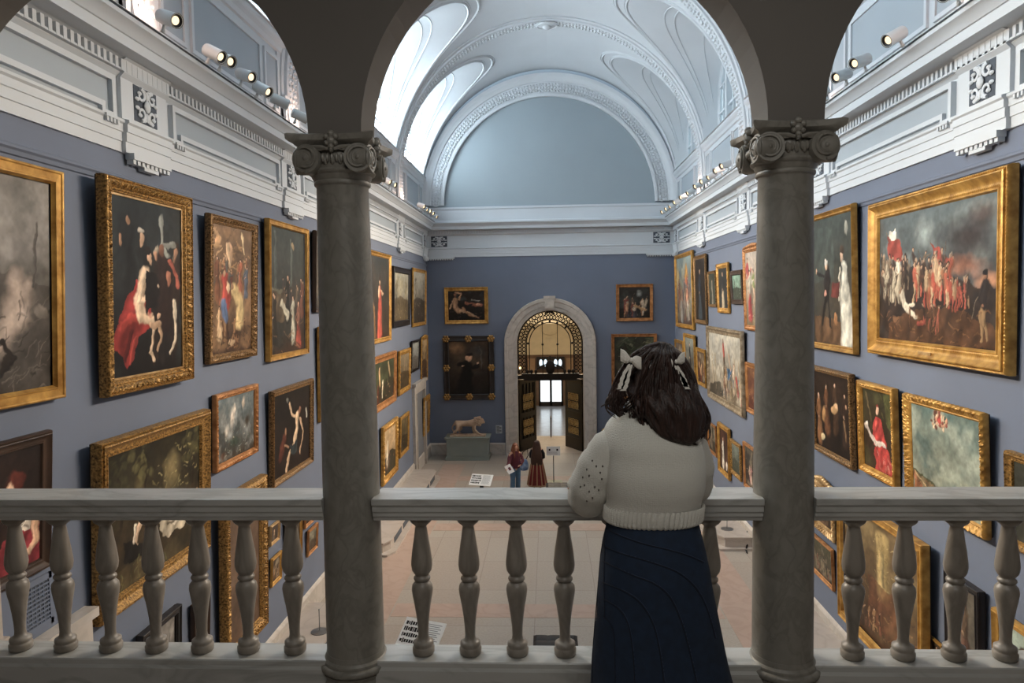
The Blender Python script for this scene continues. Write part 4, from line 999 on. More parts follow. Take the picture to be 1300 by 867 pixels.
def frame_mesh(w, h, fw, fd, kind, step):
    prof = PROFS[kind]; m = MB()
    per = max(.05, fw*.34)
    for side in range(4):
        L = (w, h, w, h)[side]; n = max(2, int(L/step)) if kind not in ('plain', 'flat') else 1
        nb = max(4, 2*round(L/(per*2)))
        rows = []
        for i in range(n+1):
            t = i/n; row = []
            for s_, z_, a_, k_ in prof:
                ins = s_*fw; env = math.sin(PI*t)**.15 if 0 < t < 1 else 0
                if k_ == 1: o = abs(math.sin(PI*t*nb*2))-.5
                elif k_ == 2: o = math.sin(2*PI*t*nb/2)*math.cos(2*PI*t*nb*1.5)
                elif k_ == 3: o = math.cos(2*PI*t*nb/2+s_*9)*.9+.4*math.sin(2*PI*t*nb*2)
                elif k_ == 4: o = abs(math.sin(PI*t*nb*.5))-.4
                else: o = 0
                o *= a_*env; u = -L/2+ins+(L-2*ins)*t; dd = ins-(o*fw*.5 if k_ == 4 else 0)
                z = z_*fd+o*fw*.5
                if side == 0: p = (u, dd, z)
                elif side == 1: p = (w/2-dd, h/2+u, z)
                elif side == 2: p = (-u, h-dd, z)
                else: p = (-w/2+dd, h/2-u, z)
                row.append(p)
            rows.append(row)
        m.rings(rows, close=False)
    return m
def color_grid(w, h, x0, x1, y0, y1, z, cols):
    H, Wd = cols.shape[:2]; xs = np.linspace(x0, x1, Wd); ys = np.linspace(y1, y0, H); X, Y = np.meshgrid(xs, ys)
    co = np.stack([X, Y, np.full_like(X, z)], -1).reshape(-1, 3)
    idx = np.arange(H*Wd).reshape(H, Wd); q = np.stack([idx[1:, :-1], idx[1:, 1:], idx[:-1, 1:], idx[:-1, :-1]], -1).reshape(-1, 4)
    me = bpy.data.meshes.new('canvas'); me.vertices.add(len(co)); me.vertices.foreach_set('co', co.ravel())
    me.loops.add(q.size); me.loops.foreach_set('vertex_index', q.ravel()); me.polygons.add(len(q)); me.polygons.foreach_set('loop_start', np.arange(0, q.size, 4)); me.update()
    at_ = me.color_attributes.new('paint', 'FLOAT_COLOR', 'POINT'); c4 = np.ones((H*Wd, 4), np.float32); c4[:, :3] = cols.reshape(-1, 3); at_.data.foreach_set('color', c4.ravel())
    me.materials.append(M_canvas); me.validate(); return me
def painting(key, art, fk, fmat, fw, label, extra=None):
    n, wall, a0, a1, z0, z1, tt, tb = PG[key]; w, h = a1-a0, z1-z0; ang = math.atan2(tt-tb, h); fd = min(tb*.8, .05+fw*.45)
    if wall == 'L': loc = (XL+tb-fd, (a0+a1)/2, z0); cols = (Vector((0,1,0)), Vector((0,0,1)), Vector((1,0,0)))
    elif wall == 'R': loc = (XR-tb+fd, (a0+a1)/2, z0); cols = (Vector((0,-1,0)), Vector((0,0,1)), Vector((-1,0,0)))
    else: loc = ((a0+a1)/2, D-tb+fd, z0); cols = (Vector((1,0,0)), Vector((0,0,1)), Vector((0,-1,0)))
    M = Matrix(cols).transposed() @ Matrix.Rotation(ang, 3, 'X')
    o = empty('framed_painting', loc); o.rotation_euler = M.to_euler(); tag(o, label, 'painting', 'framed paintings hung on the blue walls')
    dist = (Vector(loc)-CAM).length; step = max(.012, .0011*dist*.9)
    f = frame_mesh(w, h, fw, fd, fk, step).build('frame', FM[fmat], o, angle=50)
    if extra == 'liner':
        k = MB()
        for a, b, c, d in ((-w/2+fw, -w/2+fw*1.13, fw, h-fw), (w/2-fw*1.13, w/2-fw, fw, h-fw), (-w/2+fw, w/2-fw, fw, fw*1.13), (-w/2+fw, w/2-fw, h-fw*1.13, h-fw)): k.box((a, c, fd*.2), (b, d, fd*.42))
        k.build('frame_liner', M_liner, o, smooth=False)
    if extra == 'corners':                  # gilt corner and centre mounts on a dark frame
        k = MB()
        for x in (-w/2+fw*.5, 0, w/2-fw*.5):
            for y in (fw*.5, h/2, h-fw*.5):
                if x == 0 and y == h/2: continue
                for q in range(7): k.ball((x+fw*.42*math.cos(q*PI/3)*(q > 0), y+fw*.42*math.sin(q*PI/3)*(q > 0), fd*.9), (fw*.26, fw*.26, fw*.22), 8, 5)
        k.build('frame_mounts', FM['antique'], o)
    if extra == 'crest':
        k = MB()
        for q in range(9):
            t = (q-4)/4; k.ball((t*w*.4, h+fw*(.25*(1-t*t)), fd*.7), (w*.06, fw*(.5-.25*abs(t)), fw*.3), 8, 6)
        k.build('frame_crest', FM[fmat], o)
    if extra == 'plaque':
        MB().box((-.16, fw*.3, fd*.72), (.16, fw*.55, fd*.8)).build('frame_plaque', FM['pale'], o, smooth=False)
    MB().box((-w/2+.01, .01, -.02), (w/2-.01, h-.01, .0)).build('backing', M_fback, o, smooth=False)
    gap = tb-fd; k = MB()
    for x in (-w*.3, w*.3): k.box((x-.03, .02, -gap-.012), (x+.03, .07, 0))
    k.build('wall_bracket', M_fback, o, smooth=False)
    px = max(26, int(907/dist*(h-2*fw)*1.15)); i = fw*.96
    A = art((w-2*i)/(h-2*i), min(px, 300))
    me = color_grid(w, h, -w/2+i, w/2-i, i, h-i, fd*.3, A.done()); c = bpy.data.objects.new('canvas', me); COL.objects.link(c); c.parent = o
    return o
SK, SD, DK = 'd2ab88', 'a97f5f', '17120f'
def aL1(A, H):
    a = Art(A, H, '8b8986', '3a3430', '5b5855', .7, 1); a.clouds('a09d9c', 2.5, .8, 0, .45); a.p([(.3,.42),(1,.5),(1,1),(0,1),(0,.6)], '403a36', .6); a.clouds('55504c', 5, .6, .4, 1)
    for x, y, r in ((.62,.5,.09),(.72,.56,.1),(.6,.6,.1),(.68,.66,.08),(.56,.7,.09),(.5,.78,.08),(.78,.49,.05)): a.b(x, y, r, r*.95, 'b7a59a', 0, .7, .85)
    a.strokes(70, 0, 1, .6, 1, .006, ['6b645e', '2b2622', '7c736b'], .12, -.5); a.l([(.82,.2),(.83,.5)], .012, '5e5a57'); a.b(.9,.62,.05,.04,'79716b'); a.l([(.3,.86),(.5,.76),(.6,.83),(.45,.9)], .02, '241f1c'); return a
def aL2(A, H):
    a = Art(A, H, '232a2d', '130e0e', '2c3335', .5, 2)
    a.mass(7, .55, .95, .75, .95, .5, ['1d1717','241a18','2e211c','1a1a1e'], 'a87c60', 1); a.l([(.2,.2),(.22,.5)], .09, '1b1e20', .11); a.l([(.42,.28),(.42,.42)], .07, '1d2022', .08); a.l([(.72,.34),(.74,.7)], .08, '2b1a18', .1)
    a.b(.22,.13,.022,.03,SD); a.b(.42,.24,.028,.03,'b99578'); a.b(.4,.2,.04,.025,'b7b0a4'); a.b(.13,.26,.02,.03,SD); a.l([(.68,.1),(.7,.24),(.78,.28)], .03, '8d938f', .02); a.l([(.7,.24),(.88,.22)], .022, '7e827e')
    a.p([(.18,.95),(.03,.8),(.1,.66),(.32,.45),(.55,.62),(.52,.7),(.33,.78),(.3,.9)], '8d1f1c'); a.l([(.12,.72),(.26,.68),(.46,.68)], .03, 'b53227'); a.l([(.16,.9),(.25,.75)], .02, '5a1213'); a.l([(.24,.92),(.3,.78)], .015, 'bf3b2f')
    a.l([(.44,.42),(.36,.56),(.4,.66)], .055, 'd6b99b', .05); a.l([(.42,.44),(.36,.58),(.52,.54),(.6,.5)], .024, 'dcc0a2', .017); a.p([(.45,.4),(.6,.42),(.6,.62),(.45,.66)], '141012')
    a.l([(.36,.67),(.56,.68),(.5,.88),(.56,.93)], .03, 'dcbf9f', .014); a.l([(.5,.7),(.66,.72),(.62,.86)], .026, 'c7a280', .014); a.b(.51,.34,.026,.034,'caa284'); a.b(.5,.3,.034,.03,'1a1210')
    a.b(.7,.27,.03,.04,'6c4634'); a.l([(.8,.32),(.9,.42),(.92,.48)], .02, 'a5503e'); a.b(.77,.44,.03,.045,'b06f54'); a.l([(.88,.58),(.9,.72),(.82,.88),(.8,.9)], .022, 'cdbfa8', .018); a.b(.65,.67,.02,.025,SK); return a
def aL3(A, H):
    a = Art(A, H, '7b5f45', '3a2519', 'a07a52', .6, 3); a.strokes(50, 0, 1, 0, .35, .012, ['b98e5d', '5d4630', 'cba372'], .1); a.l([(.75,.06),(.78,.2)], .025, 'e7cd9b', .01)
    a.b(.15,.12,.05,.05,'c79a6a'); a.b(.45,.2,.06,.09,'c9a07a'); a.l([(.4,.15),(.45,.3)], .03, 'd5b48c')
    a.mass(18, .05, .95, .42, .62, .2, ['6b4630','8a5c3c','5a3a2a','a07048','5d5a58','8a4030'], 'c9a07a', 1); a.mass(6, .08, .9, .9, .97, .18, ['5a3a24','8a6440','3a2418'], 'b98c66', 2)
    for x, y, h, c in ((.15,.55,.3,'7a4a30'),(.85,.55,.28,'54617a'),(.7,.5,.25,'a35a3c')): a.fig(x, y, h, c)
    a.l([(.32,.42),(.36,.6)], .07, 'b1392c', .09); a.b(.3,.38,.03,.035,SK); a.b(.4,.5,.03,.05,'e0bd97'); a.l([(.3,.62),(.35,.72)], .05, '4d6690'); a.l([(.55,.5),(.72,.62),(.68,.76)], .07, 'd9bd80', .09); a.b(.5,.48,.03,.03,SD)
    a.fig(.2,.88,.26,'cfae83'); a.b(.5,.92,.07,.03,'a58a6a'); a.strokes(40, 0, 1, .75, 1, .01, ['2a1a12', '8a6340'], .1); return a
def aL4(A, H):
    a = Art(A, H, '33403f', '3b261b', '25302f', .6, 4); a.l([(.18,.05),(.18,.55)], .03, '485150'); a.l([(.6,.1),(.62,.45)], .03, '57605b'); a.b(.66,.14,.03,.04,'a8926d'); a.l([(.1,.5),(.5,.5)], .02, '6d6a58')
    a.mass(10, .3, .95, .6, .78, .22, ['2e2a28','4a4038','6b5a48','3a3030'], 'a88a70', 1); a.p([(.05,.5),(.42,.52),(.4,.75),(.05,.78)], '5a4b38'); a.fig(.5,.72,.34,'1a1716'); a.fig(.15,.9,.38,'221c1a'); a.fig(.66,.9,.36,'b7b5a2','c9c7b6'); a.fig(.82,.95,.36,'8a5844','a8402f'); a.fig(.92,.7,.3,'6a3d30'); a.l([(.35,.6),(.48,.7)], .04, 'c8c4b0'); a.strokes(25, 0, 1, .8, 1, .012, ['8a6a48', '241710'], .12); return a
def aL5(A, H): a = Art(A, H, '6b655c', '2e2a28', '8a7f70', .6, 5); a.crowd(4,.1,.9,.7,.95,.4,['3a3a44','8a6a50','b09c84']); return a
def aL6(A, H): a = Art(A, H, '80745f', '3a2d20', 'a3906e', .6, 6); a.fig(.5,.9,.7,'6a2f28'); return a
def aL8(A, H):
    a = Art(A, H, '2b281c', '4b412b', '171711', .7, 8); a.tree(.12,.55,.5,'3c3c26'); a.tree(.35,.5,.5,'5a5634'); a.tree(.9,.5,.55,'54502f'); a.b(.66,.3,.16,.2,'a08f5c',0,.9,.7); a.strokes(60, .45, 1, .05, .45, .009, ['8f8654', 'b3a66c', '4a4628'], .05); a.b(.3,.35,.09,.14,'8a7a4c',0,.9,.4)
    a.p([(0,.55),(.5,.5),(1,.48),(1,.75),(.5,.9),(0,1)], '3b2f1f', .7); a.l([(.3,.58),(.26,.72),(.3,.74)], .03, 'd1b090'); a.p([(.15,.66),(.3,.72),(.42,.68),(.42,.78),(.3,.83),(.16,.8)], '1c1917'); a.l([(.26,.58),(.24,.7)], .022, 'e3d7c2')
    a.p([(.5,.6),(.62,.54),(.8,.62),(.97,.55),(.99,.7),(.8,.78),(.6,.8),(.5,.72)], 'bdb29c'); a.l([(.55,.56),(.68,.66),(.86,.64),(.94,.58)], .06, 'd6ccb8', .03); a.l([(.6,.62),(.7,.72),(.9,.62)], .02, 'e8e0cf'); a.l([(.6,.7),(.85,.68)], .012, '7d7362'); a.b(.55,.53,.03,.035,SK); a.b(.75,.54,.04,.04,SD); a.l([(.85,.64),(.97,.55)], .02, SK); a.strokes(40, 0, .6, .82, 1, .006, ['77804f', '4a5230', '9a8c50'], .08, -1); a.p([(0,.85),(.5,.78),(.5,.98),(0,1)], '6b5b38', .35); return a
def aL9(A, H):
    a = Art(A, H, '5f7078', '3c342a', '93999a', .8, 9); a.b(.4,.35,.09,.2,'d8cbbd',.2,.8,.9); a.b(.7,.15,.07,.13,'e0cdb8',.3,.8,.9); a.b(.25,.55,.1,.14,'cfc6bb',.2,.8,.8); a.b(.45,.22,.06,.1,'e5d7c6',0,.8,.8); a.b(.8,.5,.13,.11,'3d3223',0,.7,.9); a.b(.45,.75,.28,.11,'33463c',0,.6,.8)
    a.strokes(70, .1, .95, .55, .95, .008, ['9fb0ac', '5e7268', '2b2a20', 'c9c6b0', '6b5136'], .07); a.b(.15,.92,.12,.07,'5d3b27',0,.6,.8); return a
def aL10(A, H):
    a = Art(A, H, '1a1614', '241712', '2c211c', .5, 10); a.l([(.42,.16),(.5,.3),(.66,.36)], .028, 'd7b592', .022); a.l([(.64,.34),(.62,.5),(.55,.68)], .07, 'dcbd98', .055); a.l([(.72,.4),(.8,.6),(.72,.84)], .03, 'cfa985', .02); a.l([(.5,.7),(.38,.85),(.34,.98)], .045, 'd5b38e', .025); a.b(.7,.3,.04,.05,'8a5f48'); a.p([(.42,.68),(.62,.66),(.62,.8),(.46,.82)], '2e3a3f'); a.b(.36,.1,.04,.035,'6b6d6a')
    a.b(.32,.48,.035,.045,'a57b5c'); a.l([(.3,.56),(.2,.75)], .08, '5a2c20', .1); a.l([(.3,.64),(.4,.7)], .02, SD); a.l([(.9,.3),(.92,.42)], .03, 'b9b5a8'); return a
def aL13(A, H): a = Art(A, H, '6b5546', '5c4636', '7a6250', .5, 13); a.fig(.55,.95,.7,'5f4a3c','6b5546',skin='8a6c55'); a.clouds('4b382c', 3, .5); return a
def aL12(A, H):
    a = Art(A, H, '231b19', '2a1a16', '382723', .5, 12); a.l([(.62,.45),(.66,.6)], .07, 'd8ae8c', .1); a.b(.6,.28,.11,.13,'4e2018',0,.5); a.b(.55,.34,.075,.1,'e0b594',.2); a.b(.65,.25,.09,.08,'5d251b'); a.b(.68,.37,.04,.05,'4a1d16'); a.b(.3,.5,.07,.05,'a13428')
    a.p([(.5,.56),(.85,.55),(.85,.75),(.55,.74)], 'd5cabb'); a.l([(.55,.62),(.8,.66)], .012, '9c8f83'); a.l([(.55,.7),(.8,.6)], .01, 'efe6da'); a.p([(.4,.72),(.98,.68),(1,1),(.35,1)], '8c2431'); a.l([(.5,.8),(.8,.9)], .02, '5a1520'); a.l([(.6,.95),(.95,.78)], .018, 'b23a46'); a.l([(.9,.58),(.94,.8),(.82,.88)], .05, 'dcae8a', .035); a.b(.82,.88,.05,.03,'e0b594'); return a
def aland(seed, sky, ground, tree='39402c', light='c9c2a4'):
    def f(A, H):
        a = Art(A, H, sky, ground, light, .4, seed); a.p([(0,.55),(.4,.48),(1,.58),(1,1),(0,1)], ground, .9); a.tree(.2,.75,.6,tree); a.tree(.85,.7,.5,tree); a.strokes(30, 0, 1, .6, 1, .01, [ground, light, tree], .1, 0); return a
    return f
def aport(seed, bg, coat, low=None, skin=SK, x=.5, h=.85, bg2=None):
    def f(A, H):
        a = Art(A, H, bg, bg2 or bg, None, 0, seed); a.clouds('100d0c', 2.5, .4); a.fig(x, .98, h, coat, low, skin); return a
    return f
def acrowd(seed, top, bot, cols, n=7, h=.45, light='b8a98c'):
    def f(A, H):
        a = Art(A, H, top, bot, light, .5, seed); a.crowd(n, .12, .88, .65, .98, h, cols); a.strokes(30, 0, 1, .3, 1, .01, cols, .08); return a
    return f
def ahalf(seed, bg, coat, face=SK, white=None):
    def f(A, H):
        a = Art(A, H, bg, bg, '0e0c0b', .4, seed); a.l([(.5,.75),(.5,1)], .3, coat, .36); a.l([(.5,.5),(.5,.62)], .08, face); a.b(.5,.36,.15,.18,'2a1a14'); a.b(.5,.38,.11,.14,face)
        if white: a.b(.5,.66,.14,.09,white)
        return a
    return f
def aP1(A, H):
    a = Art(A, H, '3b4643', '4a3a28', '2d3533', .6, 21); a.p([(.3,.02),(.72,.1),(.72,.5),(.3,.5)], '4b5753', .5); a.b(.9,.12,.03,.06,'9b9a8e'); a.p([(.4,.78),(1,.84),(1,1),(.4,1)], '6a4b2e')
    a.l([(.87,.4),(.88,.6),(.92,.94)], .05, 'd8d5c6', .14); a.b(.84,.33,.03,.045,'d8b394'); a.b(.84,.29,.04,.035,'4a3626'); a.l([(.8,.42),(.8,.64)], .02, 'cfc9b6')
    a.l([(.62,.44),(.6,.62)], .07, '231c1c', .06); a.l([(.58,.62),(.52,.84)], .035, '1c1717', .02); a.l([(.62,.62),(.64,.86)], .03, '1c1717', .018); a.b(.6,.37,.03,.04,SK); a.b(.6,.34,.035,.025,'c9c5bb'); a.b(.57,.6,.03,.02,'c98d78'); a.l([(.56,.46),(.44,.42)], .02, '231c1c'); a.b(.42,.42,.018,.018,SK); a.b(.74,.8,.04,.06,'a5703f'); a.l([(.34,.4),(.36,.9)], .03, '3f4a3e'); a.p([(.68,.5),(.8,.5),(.8,.62),(.68,.62)], '6e2d26'); return a
def aP2(A, H):     # a plain battle scene
    a = Art(A, H, '59676c', '2e1c14', '7f8a8a', .6, 22); a.b(.8,.25,.28,.16,'3a2e2b',.2,.8,.85); a.b(.9,.12,.2,.1,'5b4840',0,.8,.8); a.b(.78,.45,.3,.09,'b4714f',.1,.9,.85); a.b(.95,.55,.2,.07,'d08d5e',0,.9,.7); a.b(.15,.25,.14,.12,'9a9d98',.4,.9,.6); a.b(.45,.2,.12,.1,'8fa0a2',0,.9,.5); a.clouds('33292a', 2.6, .55, .05, .5, seed=5)
    a.p([(0,.48),(.35,.42),(.62,.5),(1,.62),(1,1),(0,1)], '2c1d15', .85); a.p([(.1,.88),(.3,.76),(.65,.72),(1,.86),(1,1),(.1,1)], '5b3a20', .7)
    a.l([(.07,.14),(.2,.45)], .006, '6a5a44'); a.p([(.08,.16),(.2,.2),(.27,.36),(.24,.38),(.1,.34)], '96392c'); a.p([(.1,.12),(.16,.13),(.17,.2),(.11,.2)], 'd6d2c4'); a.l([(.5,.26),(.56,.48)], .006, '6a5a44'); a.p([(.5,.27),(.58,.33),(.66,.42),(.6,.45),(.53,.38)], '9c3a2c')
    rg = random.Random(4)
    a.mass(26, .02, .62, .56, .7, .26, ['3a2b26','4e3a30','6d5a48','2a2220','7d6a54']); a.mass(9, .05, .3, .6, .74, .25, ['8a7a64','4a3a30','b0a48c'], seed=4)
    a.fig(.2,.62,.3,'cfc4ae','bcae94','b08a6c'); 
    a.mass(20, .36, .74, .6, .74, .25, ['a8442f','9c3a28','b5563a','8f5b3c','b89a74','c0a37c','5a3a2c'], seed=2); a.mass(7, .66, .8, .68, .78, .18, ['9c4430','3a2a22','8a6a4c'], seed=3)
    a.l([(.24,.64),(.28,.74),(.36,.8)], .045, 'd9cdb6', .03); a.b(.22,.6,.02,.028,SD); a.l([(.28,.72),(.36,.7)], .02, 'e2d8c2'); a.mass(6, .18, .6, .84, .92, .16, ['4a3020','6d4a2e','2e2018','8e4a34'], seed=6); a.b(.42,.85,.07,.03,'8e3a2c'); a.b(.2,.84,.1,.04,'6d4a2e'); a.b(.12,.8,.06,.05,'3c2a20')
    a.fig(.9,.95,.46,'2a2322','8a6c46','8a5f45',kind='legs',lean=.05,arm=2); a.b(.91,.5,.03,.02,'14100f'); a.l([(.82,.8),(.86,.66)], .006, '6e6253'); a.strokes(60, 0, 1, .72, 1, .008, ['7a5330', '22150f', '8d6238'], .07); return a
def aP3(A, H):
    a = Art(A, H, '2a1d15', '1c1411', '3c2a1c', .5, 23)
    for x, y, c in ((.12,.9,'8a5c34'),(.35,.75,'6e4527'),(.6,.7,'4a3322'),(.85,.8,'3c2a20')): a.fig(x, y, .62, c)
    a.b(.25,.55,.07,.12,'b8874e'); a.b(.6,.4,.06,.06,'caa172'); a.b(.55,.45,.1,.05,'b58b58'); a.b(.2,.85,.06,.06,'d6c08e'); a.l([(.8,.55),(.85,.75)], .03, '8a6a48'); a.b(.88,.35,.03,.04,SD); return a
def aP4(A, H):
    a = Art(A, H, '33321f', '3a2417', '4b4a2a', .6, 24); a.p([(.7,0),(1,0),(1,.5),(.8,.4)], '5f6330', .6); a.strokes(15, .55, 1, 0, .4, .015, ['6d6a38', '2a2a18'], .15, 1); a.l([(.1,.05),(.3,.4)], .02, '6a5a3a')
    a.b(.5,.26,.05,.07,'d9ac90'); a.b(.5,.2,.045,.03,'8a2a22'); a.p([(.42,.34),(.6,.34),(.78,.62),(.75,.72),(.35,.68),(.3,.5)], 'bd2f2a'); a.l([(.4,.5),(.45,.4)], .025, 'd8483c'); a.l([(.3,.6),(.45,.66),(.7,.66)], .04, 'ddd0c4', .05); a.l([(.08,.48),(.2,.56),(.4,.64)], .045, 'c9b8ae', .03); a.b(.12,.45,.04,.04,'e8ddd2'); a.p([(.35,.7),(.8,.68),(.98,.95),(.9,1),(.4,1)], 'b02c26'); a.strokes(26, .42, .9, .72, .98, .014, ['d9685a', 'e0a094', '8f1e1c', 'c73b32'], .1, 1.2); a.p([(.02,.6),(.3,.66),(.3,.78),(.02,.75)], '3c2c1c'); return a
def aP5(A, H):
    a = Art(A, H, '56716f', '9ca08c', '3f5a5b', .7, 25); a.clouds('a9b4a6', 2.6, .6, 0, .7, seed=3); a.b(.45,.12,.19,.13,'c9bda2',0,.7,.7); rg = random.Random(2)
    for i in range(40): t = rg.uniform(0, 2*PI); q = rg.uniform(.3, 1); a.b(.45+.15*q*math.cos(t)/A*1.1, .12+.1*q*math.sin(t), .022, .026, rg.choice(['7d3a2e','b98a6c','3e4a3f','d2b896','5a3428']))
    a.b(.45,.1,.035,.05,'a8342c'); a.p([(0,.74),(.35,.84),(.75,1),(0,1)], '7a6a4c'); a.p([(.02,.76),(.25,1),(0,1)], '8f5a3a'); a.strokes(80, 0, .6, .82, 1, .006, ['8a4a30', '5d4a30', 'a88a5c', '3c3a28'], .05); a.l([(.03,.76),(.35,1)], .008, 'c9a878'); a.l([(0,.745),(.35,.84),(.75,1)], .01, '4d5238'); return a
def aP9(A, H):
    a = Art(A, H, '6d5a3c', '4a3220', '8a7449', .7, 29); a.l([(.55,.15),(.55,.5)], .12, 'b39a5e', .13); a.b(.55,.12,.13,.1,'b39a5e'); a.strokes(60, .42, .68, .08, .48, .006, ['8a7440', 'd3bd80', '6b5834'], .05); a.l([(.55,.22),(.55,.46)], .03, '8c7c50'); a.p([(.35,.48),(.78,.5),(.78,.9),(.35,.85)], '6b3f26', .7); a.l([(.75,.05),(.77,.95)], .04, '8f7a52'); a.l([(.2,.05),(.22,.8)], .05, '4e3c28'); a.clouds('a08a5a', 5, .5, 0, .5); a.crowd(6,.2,.9,.85,.98,.2,['7a4a32','a07a50','3b2a20']); a.strokes(80, 0, 1, .5, 1, .008, ['8a6038', '3a2618', 'a8804e'], .06); return a
def aF1(A, H):
    a = Art(A, H, '231a16', '130e0c', '35302c', .5, 31); a.clouds('4a6068', 3, .5, 0, .35); a.l([(.2,.3),(.2,.55),(.3,.7)], .1, 'b98c66', .09); a.b(.2,.16,.055,.065,'8a5c40'); a.l([(.12,.35),(.06,.6)], .035, 'c79c76'); a.l([(.3,.3),(.36,.1),(.22,.06)], .035, 'b98c66'); a.l([(.34,.68),(.55,.74),(.8,.9)], .06, 'cda47c', .03); a.l([(.4,.6),(.62,.86),(.85,.92)], .045, 'a87a54', .025)
    a.l([(.5,.42),(.68,.48),(.92,.5)], .07, '9a5c40', .06); a.b(.82,.47,.09,.05,'c98e6c'); a.b(.6,.5,.08,.06,'1a1a1c'); a.l([(.64,.3),(.86,.34)], .02, '8a8a84'); a.strokes(30, 0, 1, .6, 1, .012, ['3a2418', '5d4a3c', '1a2a2c'], .08); return a
def aF2(A, H):
    a = Art(A, H, '4a3a2b', '14110f', '2a2522', .6, 32); a.b(.2,.12,.2,.14,'96714a',.3,.9,.7); a.b(.75,.2,.18,.16,'3c4044',0,.9,.8); a.b(.5,.45,.4,.3,'57493a',0,.9,.5); a.l([(.45,.46),(.38,.97)], .12, '0e0d0e', .2); a.l([(.44,.4),(.6,.5),(.72,.44)], .04, '121113'); a.l([(.4,.42),(.22,.44)], .04, '121113'); a.b(.52,.31,.06,.065,'c79a76'); a.b(.52,.25,.07,.035,'191412'); a.b(.36,.47,.03,.02,SK); a.b(.73,.43,.025,.02,SK); a.b(.75,.6,.16,.06,'3f3d3c',0,.9,.6); a.l([(.8,.1),(.82,.5)], .015, '55504a'); return a
def aF3(A, H):
    a = Art(A, H, '2c2a26', '1b1512', '454a48', .5, 33); a.b(.65,.22,.11,.13,'8f9696',0,.7,.8); a.mass(10,.08,.92,.75,.98,.45,['7a3a30','a87a58','b9a890','3e3a44','5a4438'],seed=1); a.crowd(2,.3,.8,.85,.98,.5,['7a2f2a','a87a58','b9a890','3e3a44']); a.l([(.5,.6),(.85,.75)], .05, 'b9905f'); return a
def aF4(A, H):
    a = Art(A, H, '31352a', '2c251e', '6b6a58', .6, 34); a.tree(.3,.6,.6,'3d4a34'); a.strokes(60, .1, .9, 0, .5, .014, ['202a20', '5d6a4c', '8a8a70'], .1); a.b(.3,.6,.16,.1,'8a8478',.3,.7,.8); a.crowd(4,.15,.85,.85,.98,.4,['a89a8c','7a3f34','cdbfb0','4a4a50']); a.l([(.2,.3),(.5,.45),(.3,.55)], .04, 'a09484'); return a
def aM1(A, H):
    a = Art(A, H, '2f3535', '3a2a20', '4a4038', .5, 41); a.p([(0,.5),(.25,.6),(.3,1),(0,1)], 'a87a4a', .6); a.l([(.5,.4),(.5,.95)], .06, 'c04a34', .15); a.b(.5,.3,.035,.045,SK); a.l([(.46,.38),(.44,.48)], .04, 'e0b594'); a.b(.5,.26,.04,.03,'2a1c14'); a.l([(.56,.42),(.7,.46)], .02, SK); return a
def aM4(A, H):
    a = Art(A, H, '39402c', '33261c', '55603e', .5, 44); a.l([(.35,.25),(.38,.55)], .1, 'c7a06c', .08); a.b(.36,.16,.05,.06,SK); a.l([(.5,.5),(.48,.85)], .07, 'e0d2b4', .05); a.l([(.75,.1),(.82,.4)], .07, 'a89066'); a.l([(.15,.35),(.12,.8)], .08, '8a4a2c'); a.l([(.3,.6),(.3,.95)], .08, '5a2c20'); a.b(.65,.55,.07,.1,'1f1a16'); a.strokes(30, 0, 1, .5, 1, .02, ['8a5c38', 'b98e60', '241b15'], .12); return a
def aM8(A, H):
    a = Art(A, H, 'c9a878', '4a3a2a', 'd8bd90', .5, 48); a.p([(0,.55),(.3,.62),(.6,.5),(1,.6),(1,1),(0,1)], '3e3a2a'); a.l([(.35,.3),(.3,.75)], .06, 'e0d2bc', .12); a.crowd(4,.1,.9,.8,.98,.3,['3a2c22','6b4a34']); return a
def aN1(A, H):
    a = Art(A, H, '7d9297', '4a352c', 'b9b08a', .5, 51); a.b(.1,.3,.12,.2,'d9b45a',0,.9,.8); a.b(.65,.3,.12,.14,'c0683a'); a.p([(.5,.3),(.62,.08),(.75,.3)], 'b98a3c'); a.mass(22,.1,.92,.5,.8,.26,['8a4a3a','6b3f3a','c08a6a','4f4a5a','a89a8a','9a7a4a'],seed=3); a.crowd(4,.15,.9,.6,.8,.36,['8a4a3a','6b3f3a','c08a6a','4f4a5a','a89a8a']); a.crowd(4,.2,.9,.85,.98,.3,['b9b0a4','8a8480','6d4a3c']); a.l([(.3,.72),(.32,.95)], .1, '8d8a86'); return a
def aN10(A, H):
    a = Art(A, H, 'b9b8ad', '6d5f4a', 'cfc9b8', .6, 60); a.clouds('9a9c98', 3, .6, 0, .5)
    for x in (.1,.2,.8,.92): a.l([(x,.35),(x+.02,.8)], .035, 'a3977f', .05)
    a.l([(.48,.15),(.5,.4)], .06, 'b0483c', .07); a.b(.47,.1,.03,.045,'5d4236'); a.l([(.5,.38),(.5,.75)], .06, '5a4a38', .08); a.p([(.58,.5),(.72,.5),(.72,.66),(.6,.66)], '3d6b94'); a.l([(.65,.3),(.7,.5)], .04, 'c8a88a'); a.l([(.85,.6),(.88,.85)], .04, 'b23a34'); a.fig(.55,.88,.4,'8a6a44'); a.fig(.78,.82,.42,'cdb49a'); a.fig(.7,.92,.35,'7a6a4c'); a.p([(0,.85),(.35,.75),(.5,.95),(.3,1),(0,1)], '2e2a26', .8); a.mass(16, .4, .98, .78, .98, .22, ['b8a484','8a6a4c','5a4a3c','a8483c','6a7a8a','cdb494'], seed=2); a.strokes(60, .35, 1, .75, 1, .008, ['cbb694', '4a3a2c', '8a7a5c', '2a221c'], .05); a.strokes(40, 0, .5, .3, .8, .012, ['a89c84', '8a8070', 'd2c9b4'], .12, 1.3); return a
